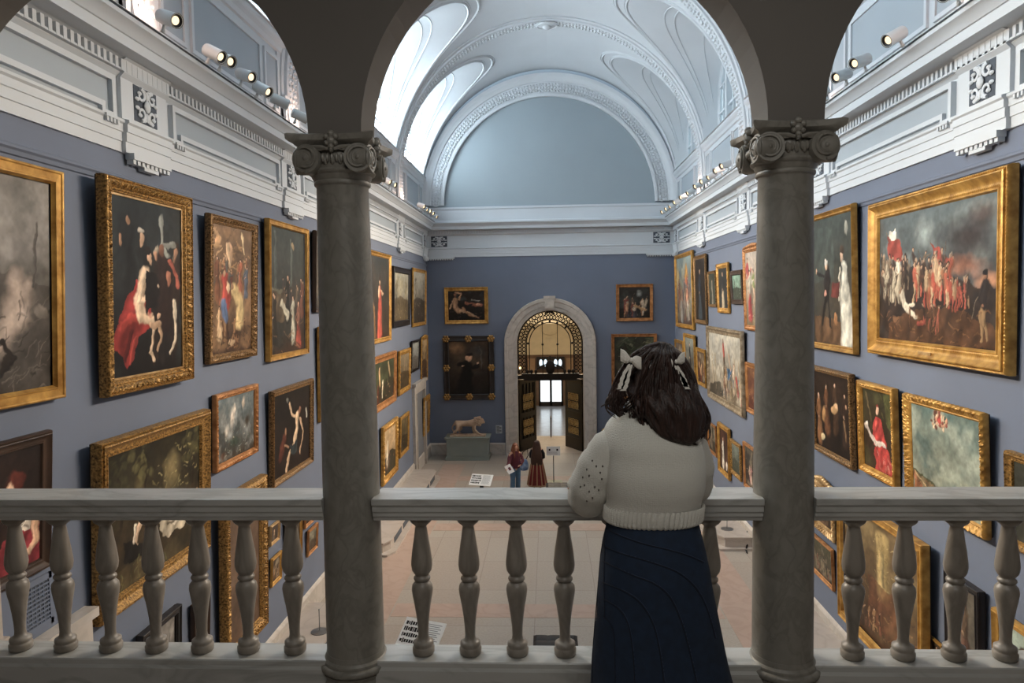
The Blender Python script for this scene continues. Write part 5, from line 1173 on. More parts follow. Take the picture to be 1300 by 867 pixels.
def aN11(A, H): a = Art(A, H, '6a3f2a', '5a2a20', '9a6a40', .6, 61); a.fig(.6,.95,.8,'a8382c','c9b9a0'); a.strokes(20,0,1,0,1,.02,['b98a5c','3a1f18'],.1); return a
def aN15(A, H):
    a = Art(A, H, '4a2c24', '2e2420', '5f3a2e', .5, 65); a.fig(.38,.9,.72,'dcd6ca','d3cdc0'); a.b(.75,.85,.1,.12,'cdbfae'); a.clouds('1c1a1a', 2, .5, 0, .4); return a
PIC = [
 ('L1', aL1, 'flat', 'gold', .14, 'large grey battle painting with pale smoke in a smooth gold frame, at the left edge'),
 ('L2', aL2, 'carved', 'antique', .17, 'tall dark painting of a seated pale man with a crimson drape, deeply carved gilt frame', 'liner'),
 ('L3', aL3, 'carved', 'old', .13, 'tall warm brown painting of a crowded adoration with a blue-robed mother in a worn frame'),
 ('L4', aL4, 'flat', 'gold', .11, 'tall dark church interior with robed figures in a plain gold frame, upper left row'),
 ('L5', aL5, 'plain', 'brown', .1, 'dark-framed painting in the upper row almost hidden behind the left column'),
 ('L6', aL6, 'plain', 'gold', .09, 'gold-framed painting in the middle row almost hidden behind the left column'),
 ('L8', aL8, 'bead', 'antique', .2, 'huge dark woodland scene with reclining figures and white drapery, crossed by the left balustrade'),
 ('L9', aL9, 'carved', 'copper', .1, 'stormy seascape with pale towering clouds and rocks in a small rope-edged gilt frame'),
 ('L10', aL10, 'bead', 'old', .12, 'dark painting of a pale stretched nude man, on the left wall beside the left column'),
 ('L13', aL13, 'carved', 'antique', .2, 'very tall brown painting in a heavy carved gilt frame seen between the left balusters'),
 ('L12', aL12, 'bead', 'brown', .12, 'dark-framed portrait of a red-haired lady in a crimson skirt behind the far left balusters'),
 ('L14', aL1, 'flat', 'black', .1, 'black-framed grey picture low on the left wall under the woodland scene'),
 ('L15', aport(15,'3a3430','5a4a3c'), 'plain', 'brown', .06, 'small brown-framed picture low between the black-framed grey picture and tall carved frame'),
 ('La', ahalf(16,'4a4038','6b5a4a'), 'plain', 'pale', .05, 'small pale-framed picture, upper of two stacked right of the very tall carved frame'),
 ('Lb', acrowd(17,'4a3c2e','3a2a20',['7a5a3c','a08058']), 'plain', 'gold', .07, 'small gold-framed picture, lower of two stacked right of the very tall carved frame'),
 ('Lc', aport(18,'54483a','6b3a2c'), 'bead', 'gold', .1, 'gold-framed upright picture showing only its right edge past the last left baluster'),
 ('Ld', aland(19,'7a7a6c','4a3a2a'), 'bead', 'copper', .07, 'small square gilt-framed landscape low on the left wall touching the left column'),
 ('Le', ahalf(20,'4a3828','3a2a20'), 'plain', 'copper', .07, 'small gilt-framed picture just under the handrail beside the left column'),
 ('M1', aM1, 'plain', 'gold', .14, 'tall painting of a lady in a long coral-red gown right of the left column'),
 ('M2', aland(72,'a9aa9c','5f5138','6b6038','b8a878'), 'flat', 'black', .2, 'black-framed landscape with tall cliffs in the upper row right of the left column'),
 ('M3', aland(73,'a3a398','3c352d','4a4238','b0a898'), 'plain', 'gold', .14, 'gold-framed harbour landscape in the upper row at the far left corner'),
 ('M4', aM4, 'bead', 'copper', .22, 'warm painting of pale draped figures in a gilt frame under the lady in coral red'),
 ('M5', aland(75,'8a7c64','4a3c26','5f5436','c9ab7c'), 'carved', 'gold', .17, 'golden-brown cloudy picture in an ornate gilt frame under the black-framed cliff landscape'),
 ('M6', aland(76,'9aa2a2','5c5650','4a463e','a8aaa4'), 'flat', 'black', .1, 'small black-framed pale picture in the middle row near the far left corner'),
 ('M7', aland(77,'c0a070','4a3426','4a3c2a','c9ab7c'), 'carved', 'gold', .12, 'upright gilt-framed picture in the middle row right at the far left corner', 'crest'),
 ('M8', aM8, 'carved', 'gold', .2, 'pale figures under a cream sky in a wide gilt frame, nearest in the low row'),
 ('M9', aland(79,'6b5c3c','3c3220','4a4428','a08a58'), 'carved', 'gold', .14, 'gilt-framed dark landscape in the low row just left of the side doorway'),
 ('M10', ahalf(80,'8a6a3c','5a3c20','c9a070'), 'rococo', 'gold', .24, 'small picture in a lavish openwork gilt frame right of the left side doorway'),
 ('N1', aN1, 'carved', 'gold', .16, 'tall crowded procession painting with an orange canopy, upper row at the far right corner'),
 ('N2', aport(52,'2a2420','2a3038','3a4650',SK,.45,.85), 'bead', 'old', .13, 'tall dark full-length portrait of a man, second in the upper right row from the corner'),
 ('N3', aport(53,'3e4438','8a8474',None,SK,.5,.8), 'plain', 'old', .09, 'small narrow dark picture in the upper row left of the bright gold framed portrait'),
 ('N4', aport(54,'2c3234','262a30','c8b896',SK,.45,.9), 'carved', 'gold', .15, 'small portrait of a figure in dark top and pale skirt in a bright gold frame'),
 ('N5', aland(55,'7fae9c','3a4034','3c463c','a8c4b0'), 'flat', 'brown', .13, 'small green landscape in a brown frame in the upper row left of the right column'),
 ('N6', acrowd(56,'b0a49a','6a5c3c',['a8323a','b9b4a4','7a8a4c','c9a88c'],5,.6), 'carved', 'copper', .13, 'upright pink and white painting in a crested gilt frame half hidden behind the right column', 'crest'),
 ('N7', acrowd(57,'6b5c54','4a3028',['8a3c30','a8806a']), 'plain', 'gold', .14, 'small gilt-framed red-brown picture at the far right corner beside the woman\'s hair'),
 ('N8', aport(58,'8a9490','1e1c20',None,SK,.5,.85,'5a4c40'), 'plain', 'gold', .15, 'tall gold-framed picture of a black silhouette against pale sky above the right side doorway'),
 ('N9', acrowd(59,'4a3428','3a2418',['b07a4c','7a3f28','c9a070'],5,.5), 'plain', 'gold', .13, 'small gold-framed brown picture left of the large crowded white and red painting'),
 ('N10', aN10, 'bead', 'silver', .2, 'large pale crowded painting with red and blue robed figures on the right wall'),
 ('N11', aN11, 'bead', 'copper', .13, 'reddish gilt-framed picture mostly hidden behind the right column at its left side, middle row'),
 ('N13', ahalf(63,'3a2822','4a3028','8a6a58'), 'bead', 'brown', .16, 'dark brown framed picture mostly hidden behind the woman\'s hair on the right wall'),
 ('N14', acrowd(64,'3a3c34','2c2620',['5a5044','7a6a58']), 'plain', 'copper', .1, 'small dark picture in a thin copper frame left of the white dress portrait'),
 ('N15', aN15, 'bead', 'gold', .15, 'gold-framed portrait of a figure in a long white dress, low right of the woman'),
 ('N16', aland(66,'6d7a74','3e4438','3a4236','8a9488'), 'carved', 'antique', .12, 'grey-green landscape in an antique gilt frame just right of the white dress portrait'),
 ('N17', acrowd(67,'3a3a38','2a1c18',['c98a8a','c9b09a','a8323a','e0c8b8'],6,.5), 'plain', 'copper', .1, 'thin copper-framed picture with pink and crimson touches in the low row touching the right column'),
 ('P1', aP1, 'plain', 'gold', .11, 'large double portrait of a dark-coated man and a lady in a long white gown'),
 ('P2', aP2, 'bead', 'gold', .26, 'very large battle scene with red coats and a stormy sky in a massive gold frame', 'plaque'),
 ('P3', aP3, 'carved', 'old', .11, 'dark brown painting of golden figures in a knobbly worn frame beside the right column'),
 ('P4', aP4, 'carved', 'gold', .12, 'portrait of a seated churchman in a scarlet cape and white lace in a gilt frame'),
 ('P5', aP5, 'rococo', 'gold', .12, 'blue-green cloudy sky over a small town with a cluster of figures aloft, carved gilt frame'),
 ('P6', ahalf(86,'3e4038','7a3a34','d0a488','b9b4a4'), 'bead', 'antique', .1, 'dark oval-lit portrait cut by the right edge of the photo above the right balustrade'),
 ('P7', acrowd(87,'4a4a38','3a2e24',['7a5040','8a7a5c','5a5a4c'],8,.4), 'plain', 'copper', .08, 'small copper-framed crowded landscape low behind the right column, left of the tall church interior'),
 ('P8', ahalf(88,'3a2e24','6b5038'), 'rococo', 'pale', .16, 'picture in a lavish pale gilt frame crossed by the handrail beside the right column', 'crest'),
 ('P9', aP9, 'flat', 'gold', .15, 'huge warm brown church interior with a glowing arched window behind the right balustrade'),
 ('P10', aport(90,'6b6458','5a4838','6b4a3c','a88a6c',.5,.8), 'flat', 'black', .1, 'black-framed grey-brown portrait low on the right wall behind the right balustrade'),
 ('P11', ahalf(91,'5a4a38','3a3028'), 'plain', 'gold', .05, 'tiny gold-framed picture low on the right wall beside the black-framed portrait'),
 ('P12', ahalf(92,'9db0a4','8a9c94','d8c4ac','e0dccc'), 'bead', 'gold', .1, 'pale green painting in a gold frame low at the far right behind the rightmost baluster'),
 ('F1', aF1, 'plain', 'gold', .16, 'dark painting of two reclining nude figures in a gold frame high on the far wall'),
 ('F2', aF2, 'flat', 'black', .24, 'dark painting of a black-robed man in a black and gilt frame above the lion', 'corners'),
 ('F3', aF3, 'plain', 'copper', .13, 'small dark group scene in a copper-gilt frame, upper right on the far wall'),
 ('F4', aF4, 'plain', 'copper', .13, 'tall wooded painting in a thin copper-gilt frame behind the woman\'s hair bow'),
]
for r in PIC: painting(*r)
# ================================================================ PEOPLE
M_skin = mat('light_skin', 'c99a80', .55, var=.03); M_hair = mat('dark_brown_hair', '38221a', .55, color2='190f0c', vscale=14, stretch=(6,6,.6), bump=.6, bscale=20, spec=.5)
def knit_mat():
    M, nt, B = newmat('cream_knit'); N = nt.nodes.new; L = nt.links.new
    B.inputs['Base Color'].default_value = (*srgb('cfcdc4'), 1); B.inputs['Roughness'].default_value = .95; B.inputs['Sheen Weight'].default_value = .25
    tc = N('ShaderNodeTexCoord'); mp = N('ShaderNodeMapping'); mp.inputs['Scale'].default_value = (1,1,1.25); L(tc.outputs['Object'], mp.inputs[0])
    v = N('ShaderNodeTexVoronoi'); v.inputs['Scale'].default_value = 150; v.inputs['Randomness'].default_value = .35; L(mp.outputs[0], v.inputs['Vector'])
    b = N('ShaderNodeBump'); b.inputs['Strength'].default_value = .6; b.inputs['Distance'].default_value = .004; b.invert = True; L(v.outputs['Distance'], b.inputs['Height']); L(b.outputs[0], B.inputs['Normal'])
    return M
M_knit = knit_mat()
M_denim = mat('dark_blue_denim', '152840', .85, color2='102034', vscale=30, bump=.35, bscale=420, bdist=.002)
M_stitch = mat('navy_stitching', '33415c', .8); M_seam = mat('dark_denim_seam', '141c2c', .9)
M_lace = mat('cream_lace', 'e8e4da', .8, bump=.6, bscale=160, voronoi=True, bdist=.003)
wo = empty('person', (.40, 2.8, BF)); tag(wo, 'woman leaning on the rail in a cream knit jumper and long dark denim skirt', 'person')
def W_(x, y, Y): return at(x, y, Y)-Vector((.40, 2.8, BF))
# body in local coordinates (facing +y)
V = [(0,.02,.86),(0,.0,1.02),(-.0,-.01,1.2),(-.01,.03,1.33),(-.02,.06,1.42),(.02,.08,1.56),(.02,.09,1.66),
     (-.14,.04,1.29),(-.235,.08,1.15),(-.235,.16,1.03),(-.27,.40,1.015),(-.28,.44,1.005),
     (.15,.05,1.30),(.2,.12,1.15),(.17,.22,1.04),(-.02,.38,1.02),(-.06,.39,1.01),
     (-.1,.0,.78),(-.1,.02,.45),(-.1,.0,.09),(-.1,.1,.035),(.1,.0,.78),(.11,.02,.45),(.11,.0,.09),(.11,.1,.035)]
E_ = [(0,1),(1,2),(2,3),(3,4),(4,5),(5,6),(3,7),(7,8),(8,9),(9,10),(10,11),(3,12),(12,13),(13,14),(14,15),(15,16),(0,17),(17,18),(18,19),(19,20),(0,21),(21,22),(22,23),(23,24)]
R_ = [.14,.12,.12,.075,.05,.07,.065,.055,.05,.042,.028,.03,.07,.05,.042,.028,.03,.09,.06,.04,.035,.09,.06,.04,.035]
body = skin_mesh('body', V, E_, R_, M_skin, wo)
k = MB(); k.ball((.02, .11, 1.555), (.075, .09, .11), 24, 16); k.ball((.0, .205, 1.53), (.014, .02, .02), 8, 6); k.ball((.0, .19, 1.485), (.026, .012, .009), 8, 5)
for sx in (-1, 1): k.ball((.02+sx*.028, .19, 1.565), (.013, .01, .008), 8, 5); k.ball((.02+sx*.077, .1, 1.55), (.012, .022, .033), 8, 6)
k.build('head', M_skin, wo)
def hand(name, P, fwd, up, side, parent, s=1.0):
    "palm with four fingers and a thumb; fwd = finger direction, side = thumb side"
    f, u, t = Vector(fwd).normalized(), Vector(up).normalized(), Vector(side).normalized(); P = Vector(P)
    h = MB(); R = []
    for q, w, th in ((-.01,.026,.018),(.02,.036,.016),(.05,.042,.014),(.075,.04,.012),(.085,.034,.008)):
        R.append([P+f*q*s+t*(w*s*math.cos(a))+u*(th*s*math.sin(a)) for a in [2*PI*i/14 for i in range(14)]])
    h.rings(R)
    for i, (off, L) in enumerate(((.031,.066),(.011,.075),(-.010,.070),(-.030,.055))):
        b = P+f*.075*s+t*off*s; pts = [b, b+f*L*.4*s+u*.004*s, b+f*L*.75*s-u*.012*s, b+f*L*.95*s-u*.03*s]; h.tube(pts, [.0095*s,.009*s,.008*s,.0065*s], 8); h.ball(pts[-1], .0066*s, 8, 6)
    b = P+f*.01*s+t*.03*s; pts = [b, b+f*.03*s+t*.025*s, b+f*.055*s+t*.03*s-u*.008*s]; h.tube(pts, [.013*s,.011*s,.008*s], 8); h.ball(pts[-1], .008*s, 8, 6)
    return h.build(name, M_skin, parent)
hand('hand', (-.285, .435, 1.0), (.05, 1, -.35), (0, .35, 1), (1, 0, 0), wo)
hand('hand', (-.05, .41, 1.0), (-.9, .3, -.05), (0, .05, 1), (0, 1, .1), wo)
# jumper body: rings of (z, centre x, centre y, half width, half depth)
def loft(rows, n=64, rib=None, fold=0, seed=1):
    rg = random.Random(seed); ph = [rg.uniform(0, 6) for _ in range(5)]; R = []
    for i, (z, cx, cy, rx, ry) in enumerate(rows):
        ring = []
        for j in range(n):
            a = 2*PI*j/n; k = 1+fold*(math.sin(3*a+ph[0]+z*9)*.5+math.sin(7*a+ph[1]-z*14)*.3)
            if rib: k += rib*(abs(math.sin(a*32))-.5)
            e = .88; c, s_ = math.cos(a), math.sin(a); ring.append((cx+rx*k*math.copysign(abs(c)**e, c), cy+ry*k*math.copysign(abs(s_)**e, s_), z))
        R.append(ring)
    return R
def dense(rows, k=4):
    out = []; n = len(rows)
    for i in range(n-1):
        p0, p1, p2, p3 = rows[max(0, i-1)], rows[i], rows[i+1], rows[min(n-1, i+2)]
        for j in range(k):
            t = j/k; out.append(tuple(.5*((2*b)+(-a+c)*t+(2*a-5*b+4*c-d)*t*t+(-a+3*b-3*c+d)*t**3) for a, b, c, d in zip(p0, p1, p2, p3)))
    out.append(rows[-1]); return out
rows = [(1.03,-.002,.0,.186,.13),(1.07,.004,.0,.184,.14),(1.12,.008,-.005,.193,.15),(1.18,.008,-.01,.196,.15),(1.24,.008,-.005,.194,.142),(1.29,.0,.0,.19,.135),(1.335,-.01,.015,.178,.122),(1.375,-.018,.03,.150,.105),(1.405,-.022,.045,.108,.088),(1.425,-.024,.055,.076,.074),(1.438,-.024,.06,.066,.066)]
k = MB().rings(loft(dense(rows, 5), 96, fold=.012), cap=False); jm = k.build('jumper', M_knit, wo, angle=80)
k = MB(); rr = [(.985,-.0,.0,.170,.125),(.99,-.0,.0,.186,.132),(1.0,.0,.0,.192,.136),(1.045,.005,.0,.192,.138),(1.055,.01,.0,.186,.136)]
k.rings(loft(rr, 512, rib=.05), cap=False); k.build('jumper_hem', M_knit, wo, angle=80)
k = MB().tube([(-.024+.067*math.cos(a), .058+.068*math.sin(a), 1.438+.01*math.sin(a)) for a in [2*PI*i/28 for i in range(28)]], .013, 8, closed=True); k.build('jumper_collar', M_knit, wo)
def sleeve(name, pts, rad, parent, seed):
    rg = random.Random(seed); P = [Vector(p) for p in pts]; Q = []; RR = []
    D4 = dense([tuple(p)+(r,) for p, r in zip(P, rad)], 6)
    for i, q in enumerate(D4): Q.append(q[:3]); RR.append(q[3]*(1+.035*math.sin(i*1.3+seed)+.02*math.sin(i*2.9)))
    k = MB().tube(Q, RR, 28); o = k.build(name, M_knit, parent, angle=80); return o
sl = sleeve('jumper_sleeve', [(-.1,.03,1.31),(-.168,.02,1.25),(-.222,.03,1.16),(-.245,.07,1.075),(-.243,.14,1.035),(-.25,.28,1.045),(-.275,.37,1.03)], [.075,.085,.085,.083,.078,.06,.036], wo, 1)
sleeve('jumper_sleeve', [(.1,.03,1.31),(.165,.06,1.23),(.19,.11,1.13),(.18,.17,1.06),(.1,.3,1.04),(.02,.37,1.03)], [.07,.078,.07,.07,.058,.04], wo, 2)
k = MB()
for c, fw in (((-.28,.395,1.025), (-.07,1,-.1)), ((-.0,.385,1.03), (-.9,.25,0))):
    f = Vector(fw).normalized(); s1 = f.orthogonal().normalized(); s2 = f.cross(s1)
    for q in range(3): k.tube([Vector(c)+f*(q*.013-.01)+(s1*math.cos(a)+s2*math.sin(a))*.034*(1+.06*math.cos(a*8)) for a in [2*PI*i/32 for i in range(32)]], .009, 6, closed=True)
k.build('jumper_cuff', M_knit, wo)
# openwork eyelets knitted down the left sleeve
bvh = BVHTree.FromPolygons([v.co[:] for v in sl.data.vertices], [p.vertices[:] for p in sl.data.polygons]); k = MB(); org = Vector((.40, 2.8, BF))
for px, py in ((752,585),(757,592),(762,600),(764,608),(745,596),(748,604),(740,606),(755,618),(748,624),(742,616),(760,622),(752,632),(745,636),(765,592),(737,618)):
    h = bvh.ray_cast(CAM-org, ray(px, py))
    if h[0]: k.ball(h[0], (.0035,.0035,.005), 6, 4)
k.build('sleeve_eyelets', mat('shaded_knit_hole', '57524a', .95), wo)
# skirt
srows = [(1.03,.0,.0,.172,.122),(.98,-.0,-.0,.178,.128),(.9,.0,-.01,.197,.148),(.8,.005,-.015,.213,.165),(.73,.006,-.012,.222,.172),(.6,.013,-.01,.238,.185),(.45,.02,-.0,.262,.2),(.3,.035,.0,.285,.215),(.12,.045,.0,.315,.24)]
k = MB().rings(loft(dense(srows, 5), 120, fold=.012, seed=5), cap=False); skt = k.build('denim_skirt', M_denim, wo, angle=80)
bvh = BVHTree.FromPolygons([v.co[:] for v in skt.data.vertices], [p.vertices[:] for p in skt.data.polygons])
def onskirt(pts, n=26):
    out = []
    rows_ = dense([(float(a), float(b)) for a, b in pts], 8)
    for a, b in rows_:
        h = bvh.ray_cast(CAM-org, ray(a, b))
        if h[0]: out.append(h[0]+h[1]*.0005 if h[1].dot(ray(a, b)) < 0 else h[0]-h[1]*.0005)
    return out
km = MB(); ks = MB()
SEAMS = [[(768,669),(785,679),(815,690),(848,698),(872,705),(893,714)], [(768,694),(790,703),(830,715),(862,728),(884,748),(898,775),(908,810)],
         [(765,712),(800,729),(830,741),(850,758),(865,790),(876,830),(884,866)], [(765,739),(795,752),(815,768),(830,795),(838,830),(843,866)], [(766,760),(785,772),(797,792),(803,825),(806,866)], [(766,782),(775,792),(780,812),(781,866)], [(770,665),(768,700),(767,740),(768,785)], [(752,866),(754,800),(758,740),(765,690)]]
for s_ in SEAMS:
    p = onskirt(s_)
    if len(p) > 3:
        km.tube(p, .0024, 5)
        for i in range(0, len(p)-1, 1):
            a, b = p[i], p[i+1]; N_ = max(1, int((b-a).length/.007))
            for q in range(N_):
                if q % 2 == 0:
                    u = a.lerp(b, q/N_)+Vector((.004,-.001,.003)); v = a.lerp(b, (q+1)/N_)+Vector((.004,-.001,.003)); ks.tube([u, v], .0010, 4)
km.build('skirt_seams', M_seam, skt); ks.build('skirt_stitching', M_stitch, skt)['kind'] = 'stuff'
k = MB()
for sx in (-.1, .11):
    R = []
    for q, (w, h) in zip((-.09,-.05,.0,.06,.12,.15), ((.03,.05),(.038,.07),(.04,.075),(.045,.05),(.042,.035),(.02,.02))): R.append([(sx+w*math.cos(a), q+.03, max(0.002, .035+h*math.sin(a)*.9)) for a in [2*PI*i/16 for i in range(16)]])
    k.rings(R)
k.build('shoe', M_leather, wo)
# hair: a cap and long wavy locks falling down the back
hp = []
for y_, xl, xr, Yc in ((434,833,843,2.88), (438,822,853,2.88), (446,811,862,2.87), (458,803,871,2.86), (472,798,878,2.85), (488,796,883,2.83), (503,799,887,2.8), (518,808,891,2.77), (532,817,893,2.75), (545,826,892,2.73), (555,838,889,2.71), (563,856,882,2.7)):
    hp.append((W_((xl+xr)/2, y_, Yc), (xr-xl)/2*Yc/907))
dd = dense([tuple(p)+(r,) for p, r in hp], 5); R = []; N_ = 90
def wob(a, z): return 1+.045*math.sin(a*11+z*30)+.03*math.sin(a*23-z*22)
for x, y, z, r in dd:
    fl = 1.0 if z > 1.45 else .62+.38*max(0, (z-1.27)/.18)
    R.append([(x+r*wob(a, z)*math.cos(a), y+.01+r*.92*fl*wob(a, z)*math.sin(a)*(1.0 if math.sin(a) < 0 or z > 1.45 else .55), z+.012*math.sin(a*6)*(1 if z < 1.3 else 0)) for a in [2*PI*i/N_ for i in range(N_)]])
k = MB().rings(R); hr = k.build('hair', M_hair, wo, angle=80)
LK = [ # locks as photo polylines (x, y, depth)
 [(838,436),(812,445),(794,470),(790,495),(797,515)], [(836,436),(806,450),(786,478),(783,500),(790,518),(803,522)], [(834,438),(802,458),(783,490),(778,510),(789,525),(800,515)],
 [(830,440),(800,470),(789,505),(783,520),(795,530),(808,524)], [(838,437),(822,460),(812,490),(806,510),(797,522)], [(840,436),(828,470),(820,500),(818,530),(828,552)], [(842,436),(836,470),(832,510),(834,545),(846,560)],
 [(845,436),(846,470),(846,510),(850,545),(862,562)], [(850,438),(858,470),(862,510),(868,540),(876,562)], [(854,440),(868,470),(874,505),(880,535),(886,555)], [(856,443),(873,470),(880,500),(888,530),(893,545)],
 [(858,446),(876,480),(886,510),(895,528),(889,552)], [(852,440),(862,490),(866,530),(872,562),(882,566)], [(844,437),(840,490),(842,530),(852,556),(866,563)], [(838,438),(826,480),(824,520),(838,550),(845,564)],
 [(832,440),(815,470),(808,500),(812,520),(822,540),(832,553)], [(848,438),(854,490),(858,530),(860,556),(872,566)], [(856,442),(870,490),(876,525),(882,545),(878,560)], [(826,442),(797,480),(780,502),(776,516),(785,528)],
 [(858,450),(880,492),(892,520),(896,540),(892,556)], [(800,480),(782,496),(776,508),(768,515)], [(805,500),(790,515),(793,530),(806,528),(806,518)], [(850,437),(865,462),(873,490),(878,520),(889,542)]]
k = MB(); rg = random.Random(9)
for lk in LK:
    for q in range(7):
        ox, oy, ph = rg.uniform(-5, 5), rg.uniform(-3, 3), rg.uniform(0, 6); d3 = dense([(float(a), float(b)) for a, b in lk], 6); pts = []; n = len(d3)
        for i, (a, b) in enumerate(d3):
            t = i/(n-1); cxh = 838+max(0, b-500)*.25; rx = 40+max(0, b-500)*.1
            u = max(-1, min(1, (a-cxh)/rx)); Yd = 2.86-.03*max(0, (b-440)/60)-(.105 if b < 530 else .075)*math.sqrt(max(0, 1-u*u))-.012 if b > 446 else 2.80
            Yd = Yd if b > 446 else 2.84-.05*(b-434)/12; Yd -= .012*rg.random()
            pts.append(W_(a+ox*min(1, t*2)+4*math.sin(t*9+ph)*t, b+oy*t, Yd))
        w = rg.uniform(.0022, .006)
        k.tube(pts, [w*(.8 if i < 2 else 1)*(1-.75*max(0, (i/len(pts)-.6)/.4)) for i in range(len(pts))], 6)
k.build('hair_locks', M_hair, hr, angle=80)
def bow(px, py, Y, tails, s=1.0, mirror=1):
    b = MB(); c = W_(px, py, Y); x = Vector((mirror, 0, .28*-1)).normalized(); z = Vector((0, 0, 1)); f = Vector((0, -1, 0))
    for sg in (-1, 1):
        R = []
        for i in range(9):
            t = i/8; w = (.006+.026*math.sin(min(1, t*1.15)*PI*.62))*s; ctr = c+x*(sg*.052*t*s)+z*(.012*t*s*(1 if sg < 0 else -.3)); th = (.004+.012*math.sin(PI*t))*s
            R.append([ctr+z*(w*math.cos(a))+f*(th*math.sin(a)) for a in [2*PI*j/12 for j in range(12)]])
        b.rings(R)
    b.ball(c+f*.008*s, (.011*s, .012*s, .013*s), 10, 8)
    for tl in tails:
        P = [W_(a, q, Y-.01) for a, q in tl]; D4 = dense([tuple(p) for p in P], 4); R = []
        for i, q in enumerate(D4):
            q = Vector(q); w = (.004+.010*min(1, i/5))*s*(1+.18*math.sin(i*2.2)); R.append([q+Vector((w, 0, 0)), q+Vector((w, -.002, 0)), q+Vector((-w, -.002, 0)), q+Vector((-w, 0, 0))])
        b.rings(R)
    return b.build('hair_bow', M_lace, wo)
bow(801, 457, 2.72, [[(799,462),(794,473),(790,485),(787,494)], [(802,463),(797,476),(794,488),(791,496)]], .78)
bow(858, 459, 2.74, [[(860,464),(866,476),(870,487),(873,494)], [(857,464),(862,475),(868,484),(871,491)]], .68, -1)

# ---- the two visitors below
def visitor(x, y, z0, H, parts, lab, rz=0):
    o = empty('person', (x, y, z0), (0, 0, rz)); tag(o, lab, 'person'); return o
s = 1.62
p = at(656, 617, 22.2); v1 = empty('person', (at(654, 600, 23.4).x, 23.4, 0), (0, 0, math.radians(-150))); tag(v1, 'red-haired visitor in a maroon jacket and blue jeans holding out a white leaflet', 'person')
V = [(0,0,.9),(0,0,1.05),(0,0,1.25),(0,.01,1.36),(0,.02,1.43),(0,.04,1.53), (-.17,0,1.33),(-.22,.06,1.1),(-.1,.22,1.0), (.17,0,1.33),(.27,.1,1.12),(.42,.26,.98),
     (-.09,0,.82),(-.1,.02,.48),(-.1,-.02,.08),(-.1,.1,.04),(.09,0,.82),(.1,.02,.48),(.1,-.02,.08),(.1,.1,.04)]
E_ = [(0,1),(1,2),(2,3),(3,4),(4,5),(3,6),(6,7),(7,8),(3,9),(9,10),(10,11),(0,12),(12,13),(13,14),(14,15),(0,16),(16,17),(17,18),(18,19)]
skin_mesh('body', V, E_, [.13,.11,.13,.1,.05,.07,.07,.05,.035,.07,.05,.035,.09,.065,.045,.04,.09,.065,.045,.04], M_skin, v1)
k = MB(); k.ball((0,.05,1.55), (.075,.09,.11), 14, 10); k.ball((0,.145,1.53), (.012,.02,.02), 6, 4); k.build('head', M_skin, v1)
M_maroon = mat('maroon_jacket', '5c2533', .8, var=.06); M_jeans = mat('light_blue_jeans', '55748f', .85, var=.06, vscale=10); M_redhair = mat('auburn_hair', '8f5230', .5, color2='5f3019', vscale=20, stretch=(4,4,.5))
k = MB().rings(loft(dense([(.86,0,0,.17,.13),(1.0,0,0,.165,.125),(1.2,0,0,.19,.135),(1.33,0,0,.185,.12),(1.4,0,.01,.1,.09),(1.43,0,.01,.06,.06)], 3), 28, fold=.02), cap=False)
k.tube([(-.15,0,1.33),(-.22,.03,1.2),(-.235,.08,1.08),(-.1,.22,1.0)], [.07,.07,.065,.05], 12); k.tube([(.15,0,1.33),(.23,.05,1.2),(.28,.12,1.1),(.41,.25,.99)], [.07,.068,.06,.045], 12); k.build('jacket', M_maroon, v1, angle=80)
k = MB()
for sx in (-1, 1): k.tube([(sx*.08,0,.93),(sx*.095,0,.75),(sx*.1,.02,.48),(sx*.1,-.01,.12),(sx*.1,-.01,.05)], [.1,.105,.08,.085,.09], 14)
k.build('jeans', M_jeans, v1)
k = MB()
for sx in (-1, 1): k.ball((sx*.1, .05, .05), (.055, .13, .05), 10, 6)
k.build('shoe', M_dark, v1)
k = MB(); k.ball((0,.02,1.58), (.1,.105,.12), 14, 10); rg = random.Random(2)
for q in range(26): a = rg.uniform(PI*.7, 2.35*PI); x_, y_ = .085*math.cos(a), .09*math.sin(a); k.tube([(x_,y_+.02,1.6),(x_*1.3,y_*1.3+.01,1.45),(x_*1.35,y_*1.25+.03,1.28),(x_*1.2,y_*1.2+.03,1.12+rg.uniform(0,.1))], [.02,.024,.02,.01], 6)
k.build('hair', M_redhair, v1)
for P, f in (((.42,.26,.975), (.4,.6,-.5)), ((-.09,.23,.99), (.8,.5,-.1))): hand('hand', P, f, (0,.3,1), (1,0,0), v1, .9)
lf = empty('leaflet', v1.matrix_basis @ Vector((.38, .34, .93)), (math.radians(35), math.radians(20), math.radians(-150))); tag(lf, 'white printed leaflet held by the red-haired visitor', 'leaflet')
MB().box((-.11, -.002, -.15), (.11, .002, .15)).build('leaflet_page', mat('white_paper', 'd9d6d4', .6), lf, smooth=False)
MB().box((-.05, -.004, -.05), (.03, -.002, .06)).box((-.05, .002, -.05), (.03, .004, .06)).build('leaflet_print', M_maroon, lf, smooth=False)
p = at(682, 600, 24.2); v2 = empty('person', (p.x, 24.1, 0), (0, 0, math.radians(-8))); tag(v2, 'visitor with very long brown hair in a striped red skirt with her back turned', 'person')
V = [(0,0,.9),(0,0,1.05),(0,0,1.25),(0,0,1.34),(0,.01,1.41),(0,.03,1.5),(-.16,0,1.31),(-.21,.05,1.08),(-.17,.2,.98),(.16,0,1.31),(.21,.05,1.08),(.15,.2,.98),(-.09,0,.8),(-.1,.02,.45),(-.1,-.02,.08),(-.1,.1,.04),(.09,0,.8),(.1,.02,.45),(.1,-.02,.08),(.1,.1,.04)]
